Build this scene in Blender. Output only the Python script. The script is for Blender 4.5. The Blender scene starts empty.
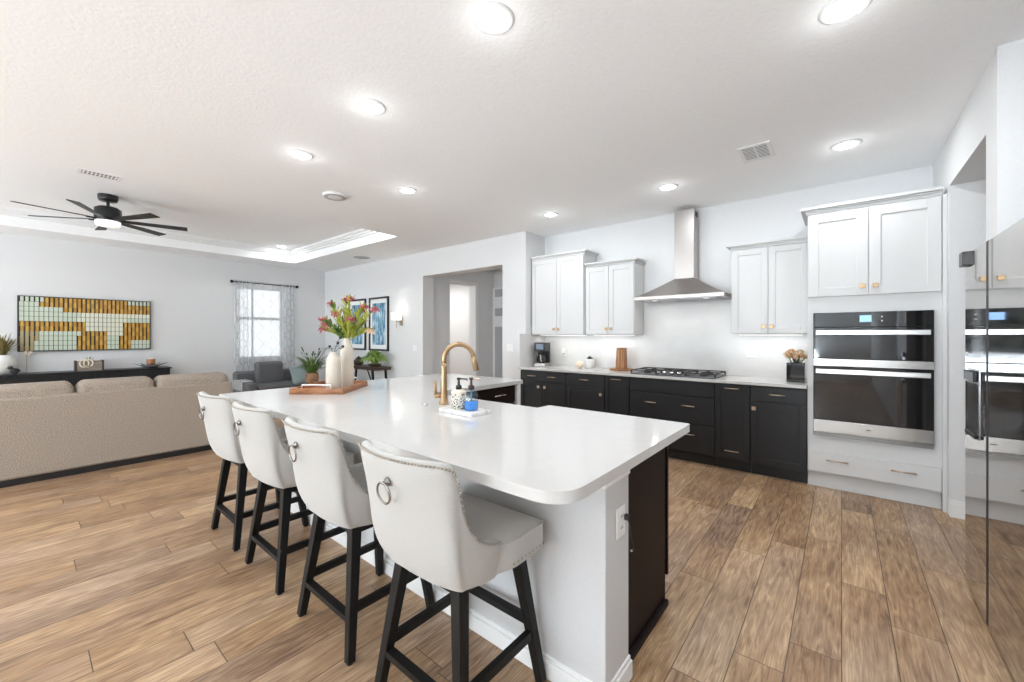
import bpy, bmesh, math, random
from mathutils import Vector, Matrix
random.seed(7)
PI = math.pi
S = bpy.context.scene
COL = S.collection
R = math.radians

# ------------------------------------------------------------------ camera, world, exposure
cam_d = bpy.data.cameras.new('camera')
cam = bpy.data.objects.new('camera', cam_d); COL.objects.link(cam)
cam.location = (0, 0, 1.37)
cam.rotation_euler = (PI/2, 0, R(39.28))
cam_d.sensor_width = 36; cam_d.lens = 403/1024*36
cam_d.shift_y = -6/1024
cam_d.clip_start = .02; cam_d.clip_end = 200
S.camera = cam
W = bpy.data.worlds.new('sky'); S.world = W; W.use_nodes = True
bg = W.node_tree.nodes['Background']
bg.inputs[0].default_value = (.93, .97, 1, 1); bg.inputs[1].default_value = 1.25
S.view_settings.view_transform = 'Standard'; S.view_settings.look = 'None'
S.view_settings.exposure = 0.26; S.view_settings.gamma = 1; S.view_settings.use_curve_mapping = False
S.cycles.use_denoising = True
S.cycles.max_bounces = 10; S.cycles.diffuse_bounces = 6; S.cycles.transparent_max_bounces = 16
YN = -6.0              # inner face of the wall behind the camera
LAMP_W = 8.5          # each recessed lamp
CEIL_FILL_W = 590.0
DAY_W = 8.0          # daylight coming in through the patio doors
def area_light(name, loc, rot, sx, sy, power, col=(1, 1, 1)):
    d = bpy.data.lights.new(name, 'AREA'); d.shape = 'RECTANGLE'; d.size = sx; d.size_y = sy; d.energy = power; d.color = col
    o = bpy.data.objects.new(name, d); COL.objects.link(o); o.location = loc; o.rotation_euler = rot
    return o
area_light('daylight_patio', (-2.6, YN+.07, 1.2), (R(90), 0, 0), 4.0, 2.3, DAY_W, (.87, .95, 1))
area_light('added_fill_living', (-7.6, YN+.07, 1.2), (R(90), 0, 0), 2.6, 2.3, DAY_W*.9, (.87, .95, 1))  # extra light for the living room, at doors added out of view
for nm_, x_, sx_, k_ in (('ceiling_fill_patio', -1.9, 2.7, 1.0), ('ceiling_fill_living', -7.6, 2.6, .7)):   # added unseen lamps, aimed up from the doors to brighten the ceiling
    area_light(nm_, (x_, YN+.09, .75), (R(90+76), 0, 0), sx_, 1.3, CEIL_FILL_W*k_, (.80, .91, 1))
area_light('daylight_hall_room', (-7.3, 5.7, 2.6), (0, 0, 0), .9, .9, 26, (1, .99, .97))

# ------------------------------------------------------------------ materials
MATS = {}
def mat(name, col, rough=.5, metal=0, spec=.5, **k):
    if name in MATS: return MATS[name]
    m = bpy.data.materials.new(name); m.use_nodes = True
    b = m.node_tree.nodes['Principled BSDF']
    b.inputs['Base Color'].default_value = (*col, 1); b.inputs['Roughness'].default_value = rough
    b.inputs['Metallic'].default_value = metal; b.inputs['Specular IOR Level'].default_value = spec
    for kk, v in k.items(): b.inputs[kk.replace('_', ' ')].default_value = v
    MATS[name] = m
    return m
def nodes(m): return m.node_tree.nodes, m.node_tree.links, m.node_tree.nodes['Principled BSDF']
def add_noise(m, scale, c0, c1, stretch=(1, 1, 1), bump=0, detail=4, lo=.35, hi=.65, dist=.002):
    n, l, b = nodes(m)
    tc = n.new('ShaderNodeTexCoord'); mp = n.new('ShaderNodeMapping'); mp.inputs['Scale'].default_value = stretch
    nz = n.new('ShaderNodeTexNoise'); nz.inputs['Scale'].default_value = scale; nz.inputs['Detail'].default_value = detail
    cr = n.new('ShaderNodeValToRGB'); e = cr.color_ramp.elements
    e[0].position = lo; e[0].color = (*c0, 1); e[1].position = hi; e[1].color = (*c1, 1)
    l.new(tc.outputs['Object'], mp.inputs[0]); l.new(mp.outputs[0], nz.inputs['Vector'])
    l.new(nz.outputs['Fac'], cr.inputs[0]); l.new(cr.outputs[0], b.inputs['Base Color'])
    if bump:
        bp = n.new('ShaderNodeBump'); bp.inputs['Strength'].default_value = bump; bp.inputs['Distance'].default_value = dist
        l.new(nz.outputs['Fac'], bp.inputs['Height']); l.new(bp.outputs[0], b.inputs['Normal'])
    return m
def emis(name, col, st):
    m = mat(name, col, .4); b = m.node_tree.nodes['Principled BSDF']
    b.inputs['Emission Color'].default_value = (*col, 1); b.inputs['Emission Strength'].default_value = st
    return m

M_wall = add_noise(mat('wall_paint', (.8, .8, .8), .75, spec=.2), 90, (.71, .71, .712), (.73, .73, .731), bump=.08, dist=.001)
M_ceil = add_noise(mat('ceiling_paint', (.8, .8, .8), .8, spec=.2), 55, (.92, .925, .93), (.945, .95, .955), bump=.35, dist=.004)
M_trim = mat('trim_white', (.82, .82, .815), .45, 0, .3)
M_cabw = mat('cabinet_white', (.67, .67, .667), .5, 0, .25)
M_cabd = mat('cabinet_charcoal', (.0145, .0145, .0155), .38, 0, .4)
M_cabb = mat('cabinet_espresso', (.0115, .0062, .0058), .5, 0, .18)
M_gold = mat('brushed_gold', (.46, .315, .18), .4, 1)
M_gold2 = mat('champagne_metal', (.62, .47, .36), .35, 1)
M_steel = add_noise(mat('stainless', (.6, .6, .6), .26, 1), 8, (.44, .43, .415), (.52, .505, .49), (1, 1, 60))
M_steelh = mat('stainless_hood', (.46, .43, .41), .33, 1)
M_chrome = mat('chrome', (.75, .75, .75), .12, 1)
M_ring = mat('ring_nickel', (.34, .33, .32), .22, 1)
M_blackgl = mat('black_glass', (.008, .008, .009), .04, 0, .6)
M_black = mat('black_satin', (.012, .012, .013), .4)
M_blackm = mat('black_metal', (.015, .014, .014), .35, .6)
M_iron = mat('cast_iron', (.03, .03, .03), .6)
M_leg = mat('black_wood', (.0075, .007, .0068), .5, 0, .28)
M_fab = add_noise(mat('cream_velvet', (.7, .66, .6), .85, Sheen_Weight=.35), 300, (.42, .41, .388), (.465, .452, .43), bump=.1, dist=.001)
M_nail = mat('nailhead', (.40, .36, .31), .35, 1)
M_sofa = add_noise(mat('beige_weave', (.3, .25, .2), .95), 130, (.25, .205, .165), (.42, .355, .295), bump=.6, detail=3, dist=.003)
M_grey = add_noise(mat('grey_fabric', (.1, .1, .1), .95), 160, (.10, .10, .105), (.17, .17, .175), bump=.3)
M_sage = add_noise(mat('sage_fabric', (.3, .36, .34), .95), 120, (.22, .28, .275), (.30, .36, .35), bump=.2)
M_ceramic = mat('cream_ceramic', (.60, .54, .46), .6)
M_white_cer = mat('white_ceramic', (.8, .79, .77), .4)
M_leaf = add_noise(mat('leaf_green', (.1, .2, .04), .5), 12, (.055, .13, .022), (.16, .27, .05))
M_leafd = add_noise(mat('leaf_dark', (.03, .06, .02), .5), 12, (.02, .05, .018), (.06, .11, .03))
M_fern = add_noise(mat('leaf_fern', (.2, .35, .05), .5), 12, (.13, .24, .04), (.30, .44, .10))
M_lime = add_noise(mat('leaf_lime', (.35, .4, .06), .5), 14, (.26, .32, .035), (.48, .48, .09))
M_olive = add_noise(mat('leaf_olive', (.2, .17, .05), .55), 14, (.12, .11, .03), (.30, .24, .09))
M_rose = add_noise(mat('petal_rose', (.5, .08, .1), .55), 40, (.40, .06, .09), (.62, .17, .19))
M_peach = add_noise(mat('petal_peach', (.8, .5, .28), .55), 30, (.80, .47, .22), (.92, .76, .58))
M_cream_p = mat('petal_cream', (.82, .72, .58), .6)
M_bulb = emis('lamp_lens', (1, .985, .95), 14)
M_shade = emis('lamp_shade_glow', (1, .97, .9), .55)
M_disp = emis('display_blue', (.25, .45, .8), .9)
M_icon = emis('display_icon', (.8, .8, .8), .5)
M_soap = mat('soap_blue', (.0, .24, .78), .15)
M_teal = mat('teal_tube', (.05, .38, .36), .4)
M_plate = mat('wall_plate', (.82, .82, .81), .35)
M_slot = mat('slot_dark', (.05, .05, .05), .6)
M_grille = mat('grille_grey', (.42, .42, .41), .6)
M_rug = add_noise(mat('rug_pile', (.55, .54, .53), .98), 60, (.46, .455, .45), (.62, .61, .6), bump=.4)
M_taupe = mat('dark_mirror', (.09, .10, .11), .25)
M_rubber = mat('rubber_dark', (.02, .02, .02), .7)

def glass(name, tint=(1, 1, 1), refl=.08):
    m = bpy.data.materials.new(name); m.use_nodes = True; n = m.node_tree.nodes; l = m.node_tree.links; n.clear()
    o = n.new('ShaderNodeOutputMaterial'); mx = n.new('ShaderNodeMixShader'); t = n.new('ShaderNodeBsdfTransparent'); g = n.new('ShaderNodeBsdfGlossy')
    t.inputs[0].default_value = (*tint, 1); g.inputs[1].default_value = .03; mx.inputs[0].default_value = refl
    l.new(t.outputs[0], mx.inputs[1]); l.new(g.outputs[0], mx.inputs[2]); l.new(mx.outputs[0], o.inputs[0])
    return m
M_glass = glass('clear_glass'); M_smoke = glass('smoked_glass', (.35, .33, .32), .1); M_gclear = glass('bottle_glass', (.88, .92, .93), .1)

def quartz():
    m = mat('white_quartz', (.84, .83, .81), .10, 0, .5); n, l, b = nodes(m)
    tc = n.new('ShaderNodeTexCoord'); nz = n.new('ShaderNodeTexNoise'); nz.inputs['Scale'].default_value = 1.6; nz.inputs['Detail'].default_value = 8; nz.inputs['Distortion'].default_value = 1.2
    cr = n.new('ShaderNodeValToRGB'); e = cr.color_ramp.elements
    e[0].position = .47; e[0].color = (.60, .59, .578, 1); e[1].position = .5; e[1].color = (.588, .575, .56, 1)
    e2 = cr.color_ramp.elements.new(.53); e2.color = (.60, .59, .578, 1)
    l.new(tc.outputs['Object'], nz.inputs['Vector']); l.new(nz.outputs['Fac'], cr.inputs[0]); l.new(cr.outputs[0], b.inputs['Base Color'])
    return m
M_quartz = quartz()
M_splash = add_noise(mat('backsplash_gloss', (.75, .75, .73), .22, 0, .35), 2.2, (.66, .655, .645), (.72, .715, .705), detail=7, lo=.4, hi=.6)
M_marble = add_noise(mat('marble', (.8, .8, .8), .2), 14, (.62, .62, .62), (.84, .83, .82), detail=8, lo=.36, hi=.5)

def planks():
    m = mat('plank_floor', (.4, .3, .2), .33, 0, .45); n, l, b = nodes(m)
    tc = n.new('ShaderNodeTexCoord'); sp = n.new('ShaderNodeSeparateXYZ'); l.new(tc.outputs['Object'], sp.inputs[0])
    def math_(op, a, v=None, w=None):
        x = n.new('ShaderNodeMath'); x.operation = op
        for i, q in enumerate((a, v, w)):
            if q is None: continue
            if isinstance(q, (int, float)): x.inputs[i].default_value = q
            else: l.new(q, x.inputs[i])
        return x.outputs[0]
    PW, PL = .181, 1.22
    xr = math_('DIVIDE', math_('ADD', sp.outputs[0], .181*110), PW); row = math_('FLOOR', xr); fx = math_('FRACT', xr)
    wn = n.new('ShaderNodeTexWhiteNoise'); wn.noise_dimensions = '1D'; l.new(row, wn.inputs['W'])
    yr = math_('ADD', math_('DIVIDE', math_('ADD', sp.outputs[1], 20.), PL), math_('MULTIPLY', wn.outputs['Value'], 7.31))
    colm = math_('FLOOR', yr); fy = math_('FRACT', yr)
    cb = n.new('ShaderNodeCombineXYZ'); l.new(row, cb.inputs[0]); l.new(colm, cb.inputs[1])
    w2 = n.new('ShaderNodeTexWhiteNoise'); w2.noise_dimensions = '3D'; l.new(cb.outputs[0], w2.inputs['Vector'])
    # wood grain, offset per plank
    off = n.new('ShaderNodeVectorMath'); off.operation = 'MULTIPLY_ADD'
    l.new(w2.outputs['Color'], off.inputs[0]); off.inputs[1].default_value = (9, 9, 9); l.new(tc.outputs['Object'], off.inputs[2])
    def noise(scale, stretch, det, dis=0):
        mp = n.new('ShaderNodeMapping'); mp.inputs['Scale'].default_value = stretch; l.new(off.outputs[0], mp.inputs[0])
        z = n.new('ShaderNodeTexNoise'); z.inputs['Scale'].default_value = scale; z.inputs['Detail'].default_value = det; z.inputs['Distortion'].default_value = dis
        l.new(mp.outputs[0], z.inputs['Vector']); return z.outputs['Fac']
    g1 = noise(9, (2.8, .38, 1), 10, 2.2); g2 = noise(70, (2.6, .10, 1), 6); g3 = noise(2.4, (1, .8, 1), 3)
    v = math_('ADD', math_('MULTIPLY', g1, .52), math_('MULTIPLY', g2, .42)); v = math_('ADD', v, math_('MULTIPLY', g3, .34))
    v = math_('ADD', v, math_('MULTIPLY', math_('SUBTRACT', w2.outputs['Value'], .5), .13))
    cr = n.new('ShaderNodeValToRGB'); cr.color_ramp.elements[0].position = .40; cr.color_ramp.elements[0].color = (.11, .057, .030, 1)
    cr.color_ramp.elements[1].position = .84; cr.color_ramp.elements[1].color = (.64, .45, .27, 1)
    e = cr.color_ramp.elements.new(.57); e.color = (.295, .172, .092, 1); e = cr.color_ramp.elements.new(.70); e.color = (.44, .284, .160, 1)
    l.new(v, cr.inputs[0])
    ex = math_('MINIMUM', fx, math_('SUBTRACT', 1., fx)); ey = math_('MULTIPLY', math_('MINIMUM', fy, math_('SUBTRACT', 1., fy)), PL/PW)
    ed = math_('MINIMUM', ex, ey); gap = n.new('ShaderNodeMapRange'); gap.inputs['From Min'].default_value = .004; gap.inputs['From Max'].default_value = .016
    l.new(ed, gap.inputs['Value'])
    g4 = noise(1.1, (1, .6, 1), 3); gm = n.new('ShaderNodeMapRange'); gm.inputs['From Min'].default_value = .45; gm.inputs['From Max'].default_value = .72; gm.inputs['To Max'].default_value = .55
    l.new(g4, gm.inputs['Value']); hs = n.new('ShaderNodeHueSaturation'); hs.inputs['Saturation'].default_value = .62; hs.inputs['Value'].default_value = .92; hs.inputs['Hue'].default_value = .49
    l.new(gm.outputs[0], hs.inputs['Fac']); l.new(cr.outputs[0], hs.inputs['Color'])
    mx = n.new('ShaderNodeMixRGB'); mx.inputs[1].default_value = (.075, .045, .028, 1); l.new(gap.outputs[0], mx.inputs[0]); l.new(hs.outputs[0], mx.inputs[2])
    l.new(mx.outputs[0], b.inputs['Base Color'])
    bp = n.new('ShaderNodeBump'); bp.inputs['Strength'].default_value = .25; bp.inputs['Distance'].default_value = .003
    l.new(math_('ADD', math_('MULTIPLY', gap.outputs[0], .8), math_('MULTIPLY', g2, .3)), bp.inputs['Height']); l.new(bp.outputs[0], b.inputs['Normal'])
    return m
M_floor = planks()
def wood(name, c0, c1, stretch=(1, 1, 1), sc=14):
    return add_noise(mat(name, c0, .4), sc, c0, c1, stretch, bump=.1, detail=6, lo=.3, hi=.7)
M_acacia = wood('acacia_wood', (.17, .055, .018), (.42, .19, .07), (6, 6, .7), 9)
M_traywood = wood('tray_wood', (.24, .085, .028), (.45, .20, .085), (1, 1, 6), 12)
M_walnut = wood('dark_walnut', (.03, .018, .012), (.075, .045, .03), (.7, 6, 6), 10)
M_boxw = wood('driftwood', (.22, .18, .145), (.36, .31, .26), (6, .6, 6), 10)

# ------------------------------------------------------------------ builders
class MB:
    """collects shapes into one mesh"""
    def __init__(s): s.bm = bmesh.new(); s.mi = 0; s.M = Matrix.Identity(4)
    def _new(s, verts, faces, smooth=False):
        vs = [s.bm.verts.new(s.M @ Vector(v)) for v in verts]; out = []
        for f in faces:
            try: q = s.bm.faces.new([vs[i] for i in f])
            except ValueError: continue
            q.material_index = s.mi; q.smooth = smooth; out.append(q)
        return vs, out
    def box(s, x0, x1, y0, y1, z0, z1, bev=0, seg=2):
        v = [(x, y, z) for z in (z0, z1) for y in (y0, y1) for x in (x0, x1)]
        f = [(0, 2, 3, 1), (4, 5, 7, 6), (0, 1, 5, 4), (2, 6, 7, 3), (0, 4, 6, 2), (1, 3, 7, 5)]
        vs, fs = s._new(v, f)
        if bev:
            ed = list({e for q in fs for e in q.edges})
            r = bmesh.ops.bevel(s.bm, geom=ed, offset=bev, segments=seg, profile=.5, affect='EDGES')
            for q in r['faces']: q.material_index = s.mi; q.smooth = seg > 1
        return s
    def prism(s, pts, z0, z1, bev=0, smooth=False):
        n = len(pts)
        vs, fs = s._new([(x, y, z0) for x, y in pts] + [(x, y, z1) for x, y in pts],
                        [tuple(range(n))[::-1], tuple(range(n, 2*n))] + [(i, (i+1) % n, n+(i+1) % n, n+i) for i in range(n)])
        if bev:
            ed = list({e for q in fs[:2] for e in q.edges})
            r = bmesh.ops.bevel(s.bm, geom=ed, offset=bev, segments=2, profile=.5, affect='EDGES')
            for q in r['faces']: q.material_index = s.mi
        return s
    def frustum(s, c0, h0, z0, c1, h1, z1):
        v = [(c0[0]+sx*h0[0], c0[1]+sy*h0[1], z0) for sy in (-1, 1) for sx in (-1, 1)] + [(c1[0]+sx*h1[0], c1[1]+sy*h1[1], z1) for sy in (-1, 1) for sx in (-1, 1)]
        s._new(v, [(0, 2, 3, 1), (4, 5, 7, 6), (0, 1, 5, 4), (2, 6, 7, 3), (0, 4, 6, 2), (1, 3, 7, 5)]); return s
    def tube(s, pts, r, seg=10, closed=False, cap=True, smooth=True):
        P = [Vector(p) for p in pts]; n = len(P); rs = r if isinstance(r, (list, tuple)) else [r]*n
        up = None; rings = []
        for i in range(n):
            if closed: t = (P[(i+1) % n]-P[i-1]).normalized()
            else: t = (P[min(i+1, n-1)]-P[max(i-1, 0)]).normalized()
            if up is None:
                up = Vector((0, 0, 1)) if abs(t.z) < .9 else Vector((1, 0, 0))
            a = (up - t*up.dot(t)).normalized(); up = a; b = t.cross(a)
            rings.append([P[i]+rs[i]*(math.cos(2*PI*k/seg)*a+math.sin(2*PI*k/seg)*b) for k in range(seg)])
        v = [q for rg in rings for q in rg]; f = []
        for i in range(n if closed else n-1):
            j = (i+1) % n
            for k in range(seg): f.append((i*seg+k, i*seg+(k+1) % seg, j*seg+(k+1) % seg, j*seg+k))
        vs, fs = s._new(v, f, smooth)
        if cap and not closed:
            for ring in (vs[:seg][::-1], vs[-seg:]):
                q = s.bm.faces.new(ring); q.material_index = s.mi
        return s
    def bar(s, p0, p1, w0, w1=None, d0=None, d1=None):
        """square-section bar, axis p0 -> p1"""
        p0, p1 = Vector(p0), Vector(p1); w1 = w0 if w1 is None else w1; d0 = w0 if d0 is None else d0; d1 = w1 if d1 is None else d1
        t = (p1-p0).normalized(); ref = Vector((0, 1, 0)) if abs(t.y) < .8 else Vector((0, 0, 1))
        a = t.cross(ref).normalized(); b = a.cross(t)
        v = [p0+sx*a*w0/2+sy*b*d0/2 for sy in (-1, 1) for sx in (-1, 1)] + [p1+sx*a*w1/2+sy*b*d1/2 for sy in (-1, 1) for sx in (-1, 1)]
        s._new(v, [(0, 2, 3, 1), (4, 5, 7, 6), (0, 1, 5, 4), (2, 6, 7, 3), (0, 4, 6, 2), (1, 3, 7, 5)]); return s
    def lathe(s, prof, c=(0, 0), seg=28, smooth=True):
        n = len(prof); v = []; f = []
        for r, z in prof:
            for k in range(seg): v.append((c[0]+r*math.cos(2*PI*k/seg), c[1]+r*math.sin(2*PI*k/seg), z))
        for i in range(n-1):
            for k in range(seg): f.append((i*seg+k, i*seg+(k+1) % seg, (i+1)*seg+(k+1) % seg, (i+1)*seg+k))
        vs, fs = s._new(v, f, smooth)
        for i, rev in ((0, True), (n-1, False)):
            if prof[i][0] > 1e-4:
                rg = vs[i*seg:(i+1)*seg]; q = s.bm.faces.new(rg[::-1] if rev else rg); q.material_index = s.mi
        return s
    def ball(s, c, r, u=10, v=7, sc=(1, 1, 1)):
        M = Matrix.Translation(c) @ Matrix.Diagonal((*sc, 1))
        r_ = bmesh.ops.create_uvsphere(s.bm, u_segments=u, v_segments=v, radius=r, matrix=s.M @ M)
        for q in {f for w in r_['verts'] for f in w.link_faces}: q.material_index = s.mi; q.smooth = True
        return s
    def leaf(s, base, tip, w, sag=0, seg=5, side=None):
        """bent leaf blade"""
        b, t = Vector(base), Vector(tip); d = t-b
        sd = Vector(side) if side else d.cross(Vector((0, 0, 1)))
        if sd.length < 1e-5: sd = Vector((1, 0, 0))
        sd.normalize(); L = []; 
        for i in range(seg+1):
            k = i/seg; p = b+d*k+Vector((0, 0, sag*4*k*(1-k))); ww = w*(math.sin(PI*min(1, .12+k*.88))**.7)*.5
            L.append((p-sd*ww, p+Vector((0, 0, -ww*.35)), p+sd*ww))
        v = [q for r3 in L for q in r3]; f = []
        for i in range(seg):
            for k in range(2): f.append((i*3+k, i*3+k+1, i*3+k+4, i*3+k+3))
        s._new(v, f, True); return s
    def build(s, name, m, parent=None, world=False, subsurf=0, bevel=0, solid=0):
        me = bpy.data.meshes.new(name); 
        bmesh.ops.recalc_face_normals(s.bm, faces=s.bm.faces)
        s.bm.to_mesh(me); s.bm.free()
        for x in (m if isinstance(m, (list, tuple)) else [m]): me.materials.append(x)
        o = bpy.data.objects.new(name, me); COL.objects.link(o)
        if parent:
            o.parent = parent
            if world:
                top = parent
                while top.parent: top = top.parent
                me.transform(Matrix.Translation(-top.location))
        if solid: x = o.modifiers.new('solid', 'SOLIDIFY'); x.thickness = solid; x.offset = 0
        if bevel: x = o.modifiers.new('bevel', 'BEVEL'); x.width = bevel; x.segments = 2; x.limit_method = 'ANGLE'
        if subsurf: x = o.modifiers.new('sub', 'SUBSURF'); x.levels = subsurf; x.render_levels = subsurf
        return o
def tag(o, label, cat, group=None):
    o['label'] = label; o['category'] = cat
    if group: o['group'] = group
    return o
def thing(name, label, cat, loc=(0, 0, 0), rz=0, group=None):
    o = bpy.data.objects.new(name, None); COL.objects.link(o); o.empty_display_size = .05
    o.location = loc; o.rotation_euler = (0, 0, rz); return tag(o, label, cat, group)
def struct(o): o['kind'] = 'structure'; return o
def dup(root, loc, rz=0, label=None):
    def cp(o, par):
        c = o.copy(); COL.objects.link(c); c.parent = par
        for k in [x for x in bpy.data.objects if x.parent == o and x not in made]:
            made.add(cp(k, c))
        return c
    made = set(); r = cp(root, None); r.location = loc; r.rotation_euler = (0, 0, rz)
    if label: r['label'] = label
    return r
def shaker(mb, x0, x1, z0, z1, y=0, t=.02, rail=.058, dep=.009):
    """shaker panel facing -y, front at y"""
    mb.box(x0, x0+rail, y, y+t, z0, z1, .0015, 1); mb.box(x1-rail, x1, y, y+t, z0, z1, .0015, 1)
    mb.box(x0+rail, x1-rail, y, y+t, z0, z0+rail, .0015, 1); mb.box(x0+rail, x1-rail, y, y+t, z1-rail, z1, .0015, 1)
    mb.box(x0+rail-.002, x1-rail+.002, y+dep, y+t-.002, z0+rail-.002, z1-rail+.002); return mb
def handle(par, cx, cz, w=.13, m=None, y=0, name='handle'):
    h = MB(); h.tube([(cx-w/2, y-.028, cz), (cx+w/2, y-.028, cz)], .0055, 8)
    for sx in (-1, 1): h.tube([(cx+sx*w*.40, y+.001, cz), (cx+sx*w*.40, y-.028, cz)], .004, 8)
    return h.build(name, m or M_gold2, par)
def knob(par, cx, cz, m=None, y=0):
    h = MB(); h.tube([(cx, y+.001, cz), (cx, y-.016, cz)], .006, 8); h.box(cx-.018, cx+.018, y-.026, y-.015, cz-.018, cz+.018, .002)
    return h.build('knob', m or M_gold2, par)

# ------------------------------------------------------------------ the room
CZ = 2.88; TX0, TX1, TY0, TY1, TZ = -8.92, -5.27, -2.28, 3.67, 3.12
XL, YB, YD, XR = -9.6, 5.14, 4.65, .63
XP = -3.55                              # the pilaster's right side, where the kitchen wall steps back
b = MB(); b.box(-11, 3, YN-1.2, 9, -.1, 0); struct(b.build('floor', M_floor))
b = MB()
b.box(-11, TX0, YN-1.2, 9, CZ, CZ+.5); b.box(TX1, 3, YN-1.2, 9, CZ, CZ+.5); b.box(TX0, TX1, YN-1.2, TY0, CZ, CZ+.5); b.box(TX0, TX1, TY1, 9, CZ, CZ+.5)
b.box(TX0, TX1, TY0, TY1, TZ, CZ+.5)
struct(b.build('ceiling', M_ceil))
b = MB()                                # stepped crown inside the tray
for k, (o, z0, z1) in enumerate(((.0, 3.08, 3.12), (0, 3.05, 3.08), (0, 3.02, 3.05))):
    w = (.11, .075, .04)[k]
    b.box(TX0, TX0+w, TY0, TY1, z0, z1); b.box(TX1-w, TX1, TY0, TY1, z0, z1)
    b.box(TX0+w, TX1-w, TY0, TY0+w, z0, z1); b.box(TX0+w, TX1-w, TY1-w, TY1, z0, z1)
struct(b.build('trim_1', M_trim))
WY0, WY1, WZ0, WZ1 = 2.86, 3.71, .88, 2.37       # window in the left wall
b = MB(); b.box(XL-.2, XL, YN-1.2, WY0, 0, CZ); b.box(XL-.2, XL, WY1, 9, 0, CZ); b.box(XL-.2, XL, WY0, WY1, 0, WZ0); b.box(XL-.2, XL, WY0, WY1, WZ1, CZ)
struct(b.build('wall_left', M_wall))
b = MB()                                         # living room wall with the hall opening
b.box(XL, -5.9, YD, YD+.26, 0, CZ); b.box(-3.99, XP, YD, YB+.2, 0, CZ); b.box(-5.9, -3.99, YD, YD+.26, 2.44, CZ)
struct(b.build('wall_living', M_wall))
b = MB(); b.box(XP, 2.4, YB, YB+.2, 0, CZ); struct(b.build('wall_back', M_wall))
b = MB()                                         # hall behind the opening
b.box(-6.1, -5.93, YD+.26, 5.33, 0, CZ); b.box(-6.1, -5.93, 6.03, 6.62, 0, CZ); b.box(-6.1, -5.93, 5.33, 6.03, 2.40, CZ)
b.box(-6.1, -3.7, 6.62, 6.8, 0, CZ); b.box(-3.99, -3.8, YB+.2, 6.62, 0, CZ)
b.box(-8.6, -8.5, 4.88, 6.8, 0, CZ); b.box(-8.5, -6.1, 6.7, 6.8, 0, CZ)
struct(b.build('wall_hall', M_wall))
b = MB(); b.box(-5.932, -5.915, 6.03, 6.11, 0, 2.46); b.box(-5.932, -5.915, 5.33, 6.03, 2.40, 2.46)
struct(b.build('trim_2', M_trim))
b = MB()                                         # right wall: stub, niche, fridge alcove
b.box(XR, 2.2, 4.45, YB, 0, CZ)
b.box(XR, XR+.9, 3.24, 3.45, 0, CZ)
b.box(XR, 2.2, 3.45, 4.45, 2.5, CZ)
b.box(2.1, 2.2, 3.24, 4.45, 0, 2.5); b.box(1.53, 2.1, 3.24, 3.45, 0, 2.5)
b.box(1.42, 1.6, 2.2, 3.24, 0, CZ); b.box(XR, 1.6, YN-1.2, 2.2, 0, CZ)
struct(b.build('wall_right', M_wall))
PX0, PX1 = -4.7, -.55
LX0, LX1 = -8.95, -6.25
b = MB(); b.box(XL, LX0, YN-.2, YN, 0, CZ); b.box(LX1, PX0, YN-.2, YN, 0, CZ); b.box(LX0, LX1, YN-.2, YN, 2.4, CZ); b.box(PX1, 2, YN-.2, YN, 0, CZ); b.box(PX0, PX1, YN-.2, YN, 2.4, CZ)
struct(b.build('wall_front', M_wall))
def baseboard(nm, runs, h=.13):
    q = MB()
    for (x0, x1, y0, y1) in runs:
        q.box(x0, x1, y0, y1, 0, h*.78, .002, 1); 
        ax = (x1-x0) < (y1-y0); d = .005
        q.box(x0+(d if ax else 0)*0, x1-(d if ax else 0), y0+(0 if ax else d), y1, h*.78, h, .002, 1)
    struct(q.build(nm, M_trim))
baseboard('baseboard_left', [(XL, XL+.015, YN, 4.6)])
baseboard('baseboard_living', [(XL+.015, -5.9, YD-.015, YD), (-3.99, XP, YD-.015, YD)])
baseboard('baseboard_right', [(XR+.0, 2.1, 4.435, 4.45)])
# window frame, sashes and panes
b = MB()
for (y0, y1, z0, z1) in ((WY0, WY0+.03, WZ0, WZ1), (WY1-.03, WY1, WZ0, WZ1), (WY0+.03, WY1-.03, WZ0, WZ0+.03), (WY0+.03, WY1-.03, WZ1-.03, WZ1), (WY0+.03, WY1-.03, 1.69, 1.75), (3.12, 3.145, WZ0+.03, 1.69), (3.12, 3.145, 1.75, WZ1-.03)):
    b.box(XL-.12, XL-.06, y0, y1, z0, z1)
win = struct(b.build('window_1', mat('window_frame_grey', (.45, .47, .48), .4)))
b = MB(); b.box(XL-.092, XL-.088, WY0+.03, WY1-.03, WZ0+.03, WZ1-.03); b.build('window_pane', M_glass, win)
b = MB(); b.box(XL-.06, XL+.04, WY0-.04, WY1+.04, WZ0-.03, WZ0, .004); b.build('window_sill', M_trim, win)
for PXA, PXB, n_, wn_ in ((PX0, PX1, 4, 'window_2'), (LX0, LX1, 3, 'added_window_3')):     # patio doors behind the camera; the living room set is added for light
  b = MB()
  for k in range(n_):
    x0 = PXA+(PXB-PXA)*k/n_; x1 = PXA+(PXB-PXA)*(k+1)/n_
    b.box(x0, x0+.06, YN-.12, YN-.06, 0, 2.4); b.box(x1-.06, x1, YN-.12, YN-.06, 0, 2.4); b.box(x0+.06, x1-.06, YN-.12, YN-.06, 0, .09); b.box(x0+.06, x1-.06, YN-.12, YN-.06, 2.33, 2.4)
  pd = struct(b.build(wn_, mat('patio_frame', (.75, .75, .75), .4)))
  b = MB(); b.box(PXA+.06, PXB-.06, YN-.092, YN-.088, .09, 2.33); b.build('window_pane', M_glass, pd)
# door at the end of the hall
b = MB(); b.box(-5.93, -5.0, 6.585, 6.62, 0, 2.4); dr = struct(b.build('door_1', M_trim))
for z0, z1 in ((.45, 1.55), (1.78, 1.95), (2.2, 2.36)):
    b = MB(); b.box(-5.86, -5.1, 6.575, 6.585, z0, z1); b.build('door_panel', mat('grey_panel', (.42, .43, .44), .3), dr)

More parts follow.
